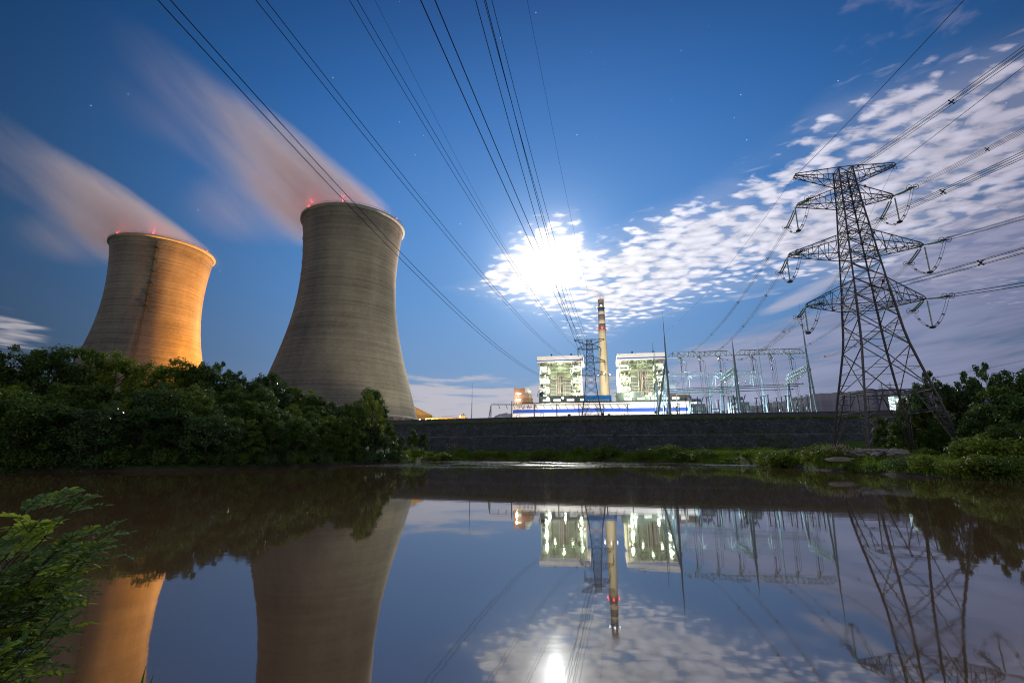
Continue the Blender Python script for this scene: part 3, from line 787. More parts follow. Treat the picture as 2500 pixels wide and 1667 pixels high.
for z0 in (46.9, 52.3):
    f = thing('flood_lamp', pl(2.9, 5.0, z0), 'round wall lamp beside the %s lit window of the brown block' % ('lower' if z0 < 50 else 'upper'), 'lamp')
    MB().ball(pl(2.9, 4.6, z0), .75 if z0 < 50 else .5).build('lens', M['lampw'], f); MB().bar(pl(2.9, 4.8, z0), pl(2.9, 5.98, z0), .3).build('bracket', M['steel_dark'], f)
    lamp('lamp_light', pl(2.9, 3.2, z0), 1800 if z0 < 50 else 900, (1, .75, .5), f, .5)
da = thing('pressure_vessel', pl(20, 36, 52), 'upright dark vessel with two looped pipes on the roof right of the brown block', 'tank')

MB().lathe([(.3, 0), (2.1, .3), (2.1, 3.4), (1.4, 4.2), (.2, 4.5)], 20, pl(21, 34, 52.6)).build('vessel', M['porcelain'], da, True)
pm_ = MB()
for sgn in (-1, 1):
    q = [(21 + sgn * 1.1, 34, 56.2), (21 + sgn * 1.3, 34, 57.4), (21 + sgn * 2.2, 34, 58), (21 + sgn * 3.1, 34, 57.4), (21 + sgn * 3.3, 34, 56), (21 + sgn * 3.3, 34, 52.6)]
    pm_.tube([pl(*p) for p in q], .38, 8)
pm_.build('pipe_loop', M['porcelain'], da, True)


def boiler_house(a0, a1, top, seed, side_left, label):
    r_ = random.Random(seed); b0, b1 = 78, 118; W = a1 - a0; zr = top - 6.0
    t_ = thing('boiler_house', pl((a0 + a1) / 2, 98, PLAT), label, 'boiler house', 'open steel boiler houses of the power station')
    pbox(MB(), a0 - 2.2, a1 + 2.8, b0 - 2, b1, top - 5.6, top).build('roof_cladding', M['white_clad'], t_)
    pbox(MB(), a0 - 2.3, a1 + 2.9, b0 - 2.15, b0 - 2.02, top - 5.2, top - 4.2).build('blue_stripe', M['blue_stripe'], t_)
    for k in (.3, .78):
        MB().lathe([(.4, 0), (.5, .3), (.5, 1.2), (.9, 1.4), (.9, 1.9), (.1, 2.6)], 12, pl(a0 + W * k, b0, top)).build('roof_vent', M['dark_roof'], t_)
    bk = MB(); pbox(bk, a0 + 2, a1 - 2, b1 - 9, b1 - 8, 44, zr); pbox(bk, a0 + .5, a0 + 1.0, b0 + 20, b1 - 9, 44, zr); pbox(bk, a1 - 1, a1 - .5, b0 + 20, b1 - 9, 44, zr)
    bk.build('back_wall', M['cream_steel'], t_)
    if side_left: pbox(MB(), a0 - 2.6, a0 - .9, b0 + 6, b0 + 30, 44, top - 14).build('side_cladding', M['cream_steel'], t_)
    fl_ = [45.5, 51, 56, 61, 66, 71, 76.5, 82.5, 88.5]; fl_ = [z for z in fl_ if z < zr - 3]
    cols = [0, .20, .41, .50, .62, .80, 1.0]
    fr = MB()
    for c in cols:
        for b in (b0, b0 + 12, b0 + 24):
            if c in (.41, .5, .62) and b != b0: continue
            pbar(fr, (a0 + W * c, b, 42), (a0 + W * c, b, zr), .7 if c in (0, 1, .2, .8) else .45)
    for z in fl_:
        for b in (b0, b0 + 12):
            if z in (56, 66, 76.5) and b == b0:
                pbar(fr, (a0, b, z), (a0 + W * .2, b, z), .35, .5); pbar(fr, (a0 + W * .8, b, z), (a1, b, z), .35, .5)
            else: pbar(fr, (a0, b, z), (a1, b, z), .45, .6)
        for c in (0, .2, .8, 1): pbar(fr, (a0 + W * c, b0, z), (a0 + W * c, b0 + 24, z), .35, .5)
    for c0, c1, z0, z1 in ((.2, .41, 45.5, 51), (.62, .8, 45.5, 51), (.2, .41, 51, 56), (.8, .62, 51, 56), (0, .2, 61, 66), (.8, 1, 71, 76), (.0, .2, 76, 82)):
        pbar(fr, (a0 + W * c0, b0, z0), (a0 + W * c1, b0, z1), .3)
    fr.build('steel_frame', M['frame_grey'], t_)
    pf = MB(); rl = MB()
    for z in fl_:
        for c0, c1 in ((0, .2), (.8, 1)):
            pbox(pf, a0 + W * c0 + .4, a0 + W * c1 - .4, b0 + .6, b0 + 23, z - .1, z + .1)
            for h in (.6, 1.2): pbar(rl, (a0 + W * c0, b0 - .2, z + h), (a0 + W * c1, b0 - .2, z + h), .1)
            for i in range(9):
                a = a0 + W * (c0 + (c1 - c0) * i / 8); pbar(rl, (a, b0 - .2, z), (a, b0 - .2, z + 1.2), .08)
            # stair flights
            if r_.random() < .8: pbar(rl, (a0 + W * (c0 + .02), b0 + 2, z), (a0 + W * (c1 - .02), b0 + 2, z + 5), .9, .3)
            # small plant on each floor
            for i in range(4):
                a = a0 + W * r_.uniform(c0 + .02, c1 - .03); b = b0 + r_.uniform(2, 14); s_ = r_.uniform(.6, 1.7)
                pbox(pf, a, a + s_, b, b + s_, z + .1, z + .1 + r_.uniform(.8, 2.6))
    pf.build('platforms', M['boiler_steel'], t_); rl.build('railings', M['cream_steel'], t_)
    # boiler drum and casing with level buckstays
    bc = MB(); pbox(bc, a0 + W * .24, a0 + W * .76, b0 + 6, b0 + 26, 44, 82)
    bc.build('boiler_casing', M['boiler_dark'], t_)
    bc = MB()
    for k in range(22):
        for c0, c1 in ((.24, .44), (.54, .76)): pbox(bc, a0 + W * (c0 + r_.uniform(0, .02)), a0 + W * (c1 - r_.uniform(0, .02)), b0 + 5.2, b0 + 5.9, 46 + k * 1.5, 46.6 + k * 1.5)
    bc.build('buckstays', M['frame_grey'], t_)
    cl = MB()
    for k in range(150):
        c, z = r_.uniform(.02, .98), r_.uniform(45, zr - 2); L = r_.uniform(1.5, 6); b = b0 + r_.choice((.05, 12.0, 5.6) if .25 < c < .75 else (.05, 12.0))
        if r_.random() < .5: pbar(cl, (a0 + W * c, b, z), (min(a1 - 1, a0 + W * c + L), b, z), r_.uniform(.15, .4))
        elif r_.random() < .6: pbar(cl, (a0 + W * c, b, z), (a0 + W * c, b, min(zr, z + L)), r_.uniform(.15, .45))
        else: pbar(cl, (a0 + W * c, b, z), (min(a1 - 1, a0 + W * c + L), b, min(zr, z + L * .8)), r_.uniform(.12, .3))
    tag(cl.build('pipe_runs', M['boiler_steel'], t_), kind='stuff')
    pd = MB(); pbox(pd, a0 + W * .26, a0 + W * .74, b0 + 4, b0 + 24, 82.1, 86)
    for k in range(19):
        a = a0 + W * (.25 + .5 * k / 18); h = r_.uniform(2.5, 5)
        pd.tube([pl(a, b0 + 3.4, zr), pl(a, b0 + 3.4, zr - h), pl(a + .7, b0 + 4.5, 86)], r_.uniform(.22, .4), 6)
    pd.build('penthouse_pipes', M['boiler_steel'], t_)
    pp = MB()
    zz = 79 if seed == 1 else 81
    pbar(pp, (a0 + W * .17, b0 - .9, zz), (a0 + W * .83, b0 - .9, zz), .7); pbar(pp, (a0 + W * .2, b0 - .9, zz - 5), (a0 + W * .83, b0 - .9, zz - 5), .5)
    pbar(pp, (a0 + W * .46, b0 - .8, zz), (a0 + W * .47, b0 - .8, 46), 1.0); pbar(pp, (a0 + W * .57, b0 - .5, zz), (a0 + W * .57, b0 - .5, 58), .7)
    pp.build('main_duct', M['pipe_pink'], t_)
    pg = MB(); q = [(a0 + 2, b0 - 2, 42), (a0 + 2, b0 - 2, 47.5), (a0 + 3, b0 - 2, 48.8), (a0 + 5, b0 - 2, 49.2), (a1 - 9, b0 - 2, 49.2), (a1 - 7, b0 - 2, 48.4), (a1 - 6.5, b0 - 2, 42)]
    pg.tube([pl(*p) for p in q], .55, 8)
    for k in range(10):
        a = a0 + W * r_.uniform(.05, .95); z = r_.uniform(48, 84); pg.tube([pl(a, b0 + 1, z), pl(a + r_.uniform(-1, 1), b0 + 1, z - r_.uniform(4, 12))], r_.uniform(.18, .4), 6)
    pg.build('green_pipework', M['boiler_steel'], t_, True)
    # lamps
    lm_ = []
    for z in fl_[:-1]:
        for c in (.06, .14, .86, .94): lm_.append((a0 + W * (c + r_.uniform(-.03, .03)), b0 + 4 + r_.uniform(0, 10), z + 3.6, .28))
    for k in range(9): lm_.append((a0 + W * (.08 + .1 * k), b0 - .6, 46.2, .34))
    for a, b, z, s_ in lm_:
        pbox(MB(), a - s_ * 1.3, a + s_ * 1.3, b - s_, b + s_, z - s_ * .7, z + s_ * .7).build('work_lamp', M['lampw'], t_)
    gcol = (.84, 1.0, .60)
    for c, b, z, p in ((.1, 9, 50, 1), (.1, 9, 63, 1.5), (.1, 9, 74, .9), (.1, 8, 86, .6), (.9, 9, 50, 1), (.9, 9, 60, 1.5), (.9, 9, 73, .9), (.9, 8, 86, .6), (.34, 3, 53, .06), (.66, 3, 53, .06), (.3, 2, 80, .03), (.7, 2, 80, .03), (.5, 1, 88, .05)):
        lamp('bay_light', pl(a0 + W * c, b0 + b, z), 75000 * p * (1.0 if seed == 1 else .6), gcol, t_, .8)
    return t_
boiler_house(14.1, 56.0, 99.0, 1, False, 'left open steel boiler house glowing green-white inside, between the brown block and the small pylon')
boiler_house(94.8, 137.0, 99.0, 2, True, 'right open steel boiler house glowing green-white inside, between the chimney and the substation')
for i, (a, b, z, tg) in enumerate(((24, 44.5, 54, 14.1 + 12), (46, 44.5, 54, 45), (103, 44.5, 56, 104), (128, 44.5, 53, 127))):  # roof floods added to brighten the boiler cladding and frame
    q = pl(a, b, z); f = thing('added_roof_flood', pl(a, b, z - 1.5), 'added roof floodlight brightening the %s of the %s boiler house' % (('left half', 'right half')[i % 2], 'left' if i < 2 else 'right'), 'floodlight', 'added floodlights brightening the boiler houses')
    MB().bar(pl(a, b, z - 1.5), q, .15).box(q, (.7, .4, .5), PR).build('lamp_head', M['steel_dark'], f)
    lamp('flood', pl(a, b + .8, z + .6), 8.5e4, (1, .93, .82), f, .4, spot=(tuple(pl(tg, 78, 88)), 110))
# floodlight row that washes the front of the turbine hall
for i, a in enumerate((12, 40, 68, 96, 124, 150)):
    f = thing('yard_floodlight', pl(a, -26, PLAT), ['yard floodlight post below the emblem end of the white hall', 'second yard floodlight post before the white hall', 'yard floodlight post under the blue sign', 'yard floodlight post right of the blue sign', 'yard floodlight post below the right boiler house', 'yard floodlight post at the substation end of the white hall'][i], 'floodlight', 'floodlights along the white hall')
    MB().tube([pl(a, -26, PLAT), pl(a, -26, PLAT + 3.2)], .09, 6).build('post', M['steel_dark'], f)
    MB().box(pl(a, -25.8, PLAT + 3.4), (.9, .4, .5), PR).build('lamp_head', M['steel_dark'], f)
    lamp('flood', pl(a, -25.2, PLAT + 4), 27000, (1, .88, .80), f, .5)
for i, (a, z, k) in enumerate(((30.5, 46.8, 1.2), (43, 47.5, .8), (98.5, 52.5, 1.0), (117, 52.5, 1.1))):
    b = -1.0 if i < 2 else 27
    if i == 0: zb = 43.1
    f = thing('flood_lamp', pl(a, b, z - 2), ['starry bright lamp above the roof edge left of the pylon', 'small bright lamp above the roof edge under the left boiler house', 'bright lamp on the roof left of the right boiler house', 'bright lamp on the roof under the right boiler house'][i], 'lamp')
    MB().ball(pl(a, b, z), k).build('lens', M['lampw'], f)
    MB().bar(pl(a, b, z - k), pl(a, b + .5, z - 3.6), .25).build('post', M['steel_dark'], f)
    lamp('lamp_light', pl(a, b - 1.5, z), 5000 * k, (.9, 1, .75), f, .4)

# orange-lit halls right of the nearer tower
for nm, lab, x0, x1, y0, d in (('gabled_shed', 'orange-lit shed with a sloping roof right behind the nearer cooling tower', 1005, 1056, 1007, 430), ('long_shed', 'long low orange-lit shed between the cooling tower and the lone mast', 1040, 1142, 1019, 400), ('box_house', 'small square orange-lit house on the long shed', 1120.5, 1136.5, 1013.5, 396)):
    p0, p1 = at(x0, y0, d), at(x1, y0, d); t_ = thing(nm, ((p0.x + p1.x) / 2, (p0.y + p1.y) / 2, PLAT), lab, 'building')
    dr_ = (p1 - p0).normalized(); n_v = Vector((-dr_.y, dr_.x, 0)) * 14; zt = p0.z
    zl_, zr_ = (zt + 6.0, at(x1, 1014.5, d).z) if nm == 'gabled_shed' else (zt, zt)
    b0_ = 26 if nm == 'box_house' else PLAT
    V = [(p0.x, p0.y, b0_), (p1.x, p1.y, b0_), (p1.x, p1.y, zr_), (p0.x, p0.y, zl_)]; V += [(v[0] + n_v.x, v[1] + n_v.y, v[2]) for v in V]
    MB().add(V, [(0, 1, 2, 3), (7, 6, 5, 4), (1, 5, 6, 2), (4, 0, 3, 7), (0, 4, 5, 1)]).build('wall', M['sodium_tinted_wall'], t_)
    e_ = .25; MB().add([(V[3][0], V[3][1] - .4, V[3][2] + .02), (V[2][0], V[2][1] - .4, V[2][2] + .02), V[6], V[7], (V[3][0], V[3][1] - .4, V[3][2] + .3), (V[2][0], V[2][1] - .4, V[2][2] + .3), (V[6][0], V[6][1], V[6][2] + .3), (V[7][0], V[7][1], V[7][2] + .3)], [(0, 1, 5, 4), (4, 5, 6, 7), (1, 2, 6, 5), (3, 0, 4, 7), (0, 3, 2, 1)]).build('roof', M['concrete'] if nm == 'gabled_shed' else M['dark_roof'], t_)
    if nm == 'box_house':
        q = at(1123.5, 1016, d - .6); MB().box(q, (1.0, .3, 1.6)).build('window', M['winw'], t_)
for i, px in enumerate((1025, 1040, 1055, 1090, 1103)):
    q = at(px, 1023.5, 380)
    f = thing('yard_lamp', (q.x, q.y, PLAT), ['bluish-white yard lamp nearest the cooling tower', 'second yard lamp from the cooling tower, biggest of the row', 'third yard lamp from the cooling tower', 'yard lamp below the middle of the long orange shed', 'yard lamp farthest right before the long orange shed'][i], 'lamp', 'yard lamps before the orange sheds')
    MB().tube([(q.x, q.y, PLAT), (q.x, q.y, q.z)], .12, 6).build('post', M['steel_dark'], f)
    MB().ball(q, .55 if i in (1, 2) else .38).build('lens', M['lampc'] if i < 3 else M['lampo'], f)
    lamp('lamp_light', q + Vector((0, 2, .5)), 9000, (1, .62, .18), f, .4)
# sodium flood masts in the yard; parapet and steam floods added, unseen, for light
for i, (x, y, z, tgt, p) in enumerate(((-120, 430, 26, (T2.x + 8, T2.y, 105), 4.5e6), (-150, 398, 24, (T2.x + 10, T2.y, 80), 2.2e6), (-40, 395, 34, (T1.x, T1.y, 90), 5e5), (44, 215, 19.6, (T1.x + 20, T1.y, 90), 7.0e5), (-172, 330, 24, (T2.x, T2.y, 95), 4.5e5), (-30, 405, 22, (T1.x - 25, T1.y, 190), 3.4e6), (-118, 436, 22, (T2.x - 20, T2.y, 188), 3.2e6))):
    f = thing('sodium_or_added_mast', (x, y, PLAT), ['tall sodium floodlight mast behind the nearer cooling tower', 'short sodium floodlight mast close behind the nearer cooling tower', 'sodium floodlight mast among the orange sheds', 'added unseen floodlight behind the parapet, brightening the nearer cooling tower', 'weak sodium floodlight beside the far side of the nearer cooling tower', 'added unseen peach floodlight brightening the steam', 'added unseen floodlight brightening the far tower rim and steam'][i], 'floodlight')
    MB().tube([(x, y, PLAT), (x, y, z)], .2, 6).build('post', M['steel_dark'], f); MB().box((x, y, z), (1.2, .6, .8)).build('lamp_head', M['steel_dark'], f)
    dirv = (Vector(tgt) - Vector((x, y, z))).normalized()
    lamp('sodium_or_added_light', Vector((x, y, z + .6)) + dirv * 1.5, p, {0: (1, .36, .03), 1: (1, .36, .03), 2: (1, .75, .45), 3: (1, .90, .58), 4: (1, .36, .05), 5: (1, .76, .62), 6: (1, .5, .2)}[i], f, .5, spot=(tgt, {3: 48, 5: 40, 6: 44}.get(i, 66)))

# ---------------------------------------------------------------- lattice pylons
def pylon(c, ang_deg, lv, arms, label, sc_, mtl, leg_split, seg_scale=1.0):
    """lv: (z, half side) from foot to top; arms: (z tip, z top root, z bottom root, left length, right length)"""
    t_ = thing('lattice_pylon', c, label, 'pylon'); a = R(ang_deg); ex = Vector((math.cos(a), math.sin(a), 0)); ey = Vector((-math.sin(a), math.cos(a), 0)); C = Vector(c)
    zs = [q[0] for q in lv]; hs = [q[1] for q in lv]; hw = lambda z: float(np.interp(z, zs, hs))
    def P(x, y, z): return Vector((C.x, C.y, 0)) + ex * x + ey * y + Vector((0, 0, z))
    corner = lambda i, z: P(*[(s_ * hw(z)) for s_ in ((-1, -1), (1, -1), (1, 1), (-1, 1))[i]], z)
    lw, bw, tw = .30 * sc_, .14 * sc_, .085 * sc_
    top = zs[-1]
    # four feet: splayed ladder-like legs up to the first belt
    zf = leg_split
    for i in range(4):
        mb = MB()
        zz = [zs[0]] + [z for z in zs if z > zs[0]]
        for z0, z1 in zip(zz, zz[1:]): mb.bar(corner(i, z0), corner(i, z1), lw if z1 < top * .6 else lw * .75)
        for nb in ((i + 1) % 4, (i + 3) % 4):
            f0, mid = corner(i, zs[0]), (corner(i, zf) + corner(nb, zf)) / 2
            q = (corner(i, zf) * .72 + corner(nb, zf) * .28)
            mb.bar(f0, q, bw * 1.15)
            for k in range(1, 7):
                u0, u1 = k / 7, (k - .5) / 7
                A_ = f0.lerp(corner(i, zf), u0); B_ = f0.lerp(q, u0); mb.bar(A_, B_, tw * 1.3)
                mb.bar(A_, f0.lerp(q, min(1, (k + 1) / 7)), tw)
            mb.bar(corner(i, zf), q, bw)
        mb.box(corner(i, zs[0]) - Vector((0, 0, .6)), (1.1, 1.1, 1.2), a)
        mb.build('leg', mtl, t_)
    br = MB()
    for i in range(4):
        j = (i + 1) % 4
        br.bar(corner(i, zf), corner(j, zf), bw * 1.1)
        mdn = (corner(i, zf) + corner(j, zf)) / 2
        up_ = lambda k, z: corner(k, z)
        z1 = zf
    # panels
    panels = []
    z = zf
    while z < top - .5:
        h = max(1.7 * seg_scale, hw(z) * (1.15 if z > zf + 1 else 1.25) * 1.0)
        z2 = min(top, z + h * (1.25 if hw(z) > 3.2 * sc_ else 1.0)); 
        if top - z2 < 1.0: z2 = top
        panels.append((z, z2)); z = z2
    for z0, z1 in panels:
        big = hw(z0) > 2.9 * sc_ ** .5
        for i in range(4):
            j = (i + 1) % 4; a0, a1, b0, b1 = corner(i, z0), corner(i, z1), corner(j, z0), corner(j, z1)
            br.bar(a0, b1, bw); br.bar(b0, a1, bw)
            if big:
                X_ = (a0 + b1) / 2; am, bm = (a0 + a1) / 2, (b0 + b1) / 2
                for u in (.25, .5, .75):
                    br.bar(a0.lerp(a1, u), (a0.lerp(b1, u) if u <= .5 else a1.lerp(b0, 1 - u)), tw)
                    br.bar(b0.lerp(b1, u), (b0.lerp(a1, u) if u <= .5 else b1.lerp(a0, 1 - u)), tw)
            else:
                br.bar(a1, b1, tw * 1.1)
    for zb in [zf, zf + (zs[0] - zf) * .32]:
        for i in range(4):
            j, k = (i + 1) % 4, (i + 2) % 4
            m0, m1 = (corner(i, zb) + corner(j, zb)) / 2, (corner(j, zb) + corner(k, zb)) / 2
            br.bar(m0, m1, bw); br.bar(corner(i, zb), corner(j, zb), bw * (1 if zb == zf else .7))
            br.bar(m0, (corner(i, zf) + corner(j, zf)) / 2 + (corner(i, zs[0]) - corner(i, zs[0])), tw)
    for zt, zr, zbm, ll, rl_ in arms:
        for i in range(4): br.bar(corner(i, zbm), corner((i + 1) % 4, zbm), bw); br.bar(corner(i, zbm), corner((i + 2) % 4, zbm), tw)
        for i in range(4): br.bar(corner(i, zr), corner((i + 1) % 4, zr), bw)
    br.build('body_bracing', mtl, t_)
    tips = []
    for n_a, (zt, zr, zbm, ll, rl_) in enumerate(arms):
        for sg, L in ((-1, ll), (1, rl_)):
            mb = MB(); tw_ = .55 * sc_; n = max(3, int(L / (2.3 * sc_ ** .5)))
            T = [P(sg * L, -tw_, zt), P(sg * L, tw_, zt)]; Tt = [P(sg * (L - .2), -tw_ * .6, zt + .55 * sc_), P(sg * (L - .2), tw_ * .6, zt + .55 * sc_)]
            B_ = [P(sg * hw(zbm), -hw(zbm), zbm), P(sg * hw(zbm), hw(zbm), zbm)]; U_ = [P(sg * hw(zr), -hw(zr), zr), P(sg * hw(zr), hw(zr), zr)]
            for s_ in (0, 1):
                mb.bar(B_[s_], T[s_], bw * 1.05); mb.bar(U_[s_], Tt[s_], bw * 1.05)
                for k in range(n):
                    u0, u1 = k / n, (k + 1) / n
                    mb.bar(B_[s_].lerp(T[s_], u0 if k % 2 else u1), U_[s_].lerp(Tt[s_], u1 if k % 2 else u0), tw)
                    mb.bar(B_[s_].lerp(T[s_], u1), U_[s_].lerp(Tt[s_], u1), tw)
            for k in range(n):
                u0, u1 = k / n, (k + 1) / n
                mb.bar(B_[0].lerp(T[0], u0), B_[1].lerp(T[1], u1), tw); mb.bar(B_[1].lerp(T[1], u0), B_[0].lerp(T[0], u1), tw)
                mb.bar(B_[0].lerp(T[0], u1), B_[1].lerp(T[1], u1), tw)
            mb.bar(T[0], T[1], bw); mb.bar(T[0], Tt[0], bw); mb.bar(T[1], Tt[1], bw)
            mb.build('crossarm', mtl, t_); tips.append((n_a, sg, P(sg * L, 0, zt)))
    return t_, tips, ex, ey, P


def insulator(t_, p, q, r=.15, two=.35, sags=0.0, mtl='glass_green', name='insulator_string'):
    p, q = Vector(p), Vector(q); mb = MB(); d = (q - p).normalized(); sd = d.cross(Vector((0, 0, 1)))
    sd = sd.normalized() if sd.length > .1 else Vector((1, 0, 0))
    for k in ((-1, 1) if two else (0,)):
        o = sd * two * k; mid = (p + q) / 2 + Vector((0, 0, -sags))
        mb.rings(p + o, mid + o, r, r * 1.6, r * .62, 7); mb.rings(mid + o, q + o, r, r * 1.6, r * .62, 7)
    return mb.build(name, M[mtl], t_)


def ring_mb(mb, c, d, r, th=.04, n=14):
    d = Vector(d).normalized(); up = Vector((0, 0, 1)) if abs(d.z) < .9 else Vector((1, 0, 0)); a = d.cross(up).normalized(); b = a.cross(d)
    P_ = [Vector(c) + (a * math.cos(2 * math.pi * i / n) + b * math.sin(2 * math.pi * i / n) * 1.0) * r for i in range(n + 1)]
    mb.tube(P_, th, 5, cap=False)


def catenary(A, B, sag, n=14):
    A, B = Vector(A), Vector(B); return [A.lerp(B, i / n) + Vector((0, 0, -4 * sag * (i / n) * (1 - i / n))) for i in range(n + 1)]


def bundle(name, label, cat, path, gap, r, k=4, group=None, spacers=(), mtl='wire'):
    """a phase: k sub-conductors round a path, with spacers, each conductor a part"""
    P_ = [Vector(p) for p in path]; t_ = thing(name, tuple(P_[0]), label, cat, group)
    offs = {1: [(0, 0)], 2: [(-1, 0), (1, 0)], 4: [(-1, -1), (1, -1), (1, 1), (-1, 1)]}[k]
    d = (P_[-1] - P_[0]); d.z = 0; sd = Vector((d.y, -d.x, 0)).normalized()
    for ox, oz in offs:
        MB().tube([p + sd * ox * gap / 2 + Vector((0, 0, oz * gap / 2)) for p in P_], r, 5).build('conductor', M[mtl], t_)
    for s_ in spacers:
        f = s_ * (len(P_) - 1); i = min(int(f), len(P_) - 2); p = P_[i].lerp(P_[i + 1], f - i); mb = MB()
        for ox, oz in offs:
            e = p + sd * ox * gap / 2 + Vector((0, 0, oz * gap / 2)); mb.bar(p, e, r * 2.2); mb.box(e, (r * 4, r * 4, r * 4))
        ring_mb(mb, p, d, gap * .28, r * 1.3, 8)
        mb.build('spacer', M['wire'], t_)
    return t_


# the near pylon on the right bank
c = pol(38.3, 115)
BP, tips, bex, bey, BPf = pylon((c.x, c.y, 2.5), -12.5,
    [(2.5, 7.25), (13, 5.7), (18, 4.8), (23, 3.95), (26, 3.6), (31.5, 3.2), (34.5, 2.95), (42.5, 2.42), (48.5, 2.05), (53.8, 1.68), (59, 1.45), (62.4, 1.3)],
    [(62.0, 62.4, 59.0, 9.5, 9.7), (54.9, 57.8, 54.0, 9.9, 8.2), (43.6, 47.2, 42.5, 12.9, 11.6), (32.4, 36.6, 31.5, 10.9, 10.1)],
    'tall steel lattice pylon standing on the grassy right bank, nearest and largest pylon', 1.0, M['steel'], 14.2)
pk = MB()
for zz_ in (57, 46.5, 36):
    q = BPf(2.6, -1.9, zz_); pk.box(q, (.5, .12, .6), R(-12.5))
M['plate_red'] = mat('red_number_plate', (.25, .02, .04), .5); pk.build('number_plate', M['plate_red'], BP)

GY0, GZB = None, 48.5
gL, gM, gR = pol(18.45, 240), pol(25.7, 245.5), pol(32.6, 257)
def along(A, B, f): return A.lerp(B, f)
bays = {(1, -1): along(gL, gM, .19), (2, -1): along(gL, gM, .47), (3, -1): along(gL, gM, .76), (1, 1): along(gM, gR, .22), (2, 1): along(gM, gR, .48), (3, 1): along(gM, gR, .75)}
outpx = {(1, 1): (2345, 300), (2, 1): (2345, 500), (3, 1): (2345, 652), (1, -1): (2345, 112), (2, -1): (2345, 350), (3, -1): (2345, 570), (0, -1): (2215, 0), (0, 1): (2345, 158)}
names = {(0, 1): 'right earth-wire', (0, -1): 'left earth-wire', (1, 1): 'upper right', (2, 1): 'middle right', (3, 1): 'lower right', (1, -1): 'upper left', (2, -1): 'middle left', (3, -1): 'lower left'}
k_ = 2500 / 2352
DIRO = R(10)
ud = Vector((-math.sin(DIRO), -math.cos(DIRO), 0))
def hit(A, u, px, py):
    """where the vertical plane through A along u meets the line of sight; returns distance along u and height"""
    a, tn = ray(px, py); nx, ny = math.cos(a), -math.sin(a); s_ = -(A.x * nx + A.y * ny) / (u.x * nx + u.y * ny)
    q = A + u * s_; return s_, CAMZ + tn * math.hypot(q.x, q.y)
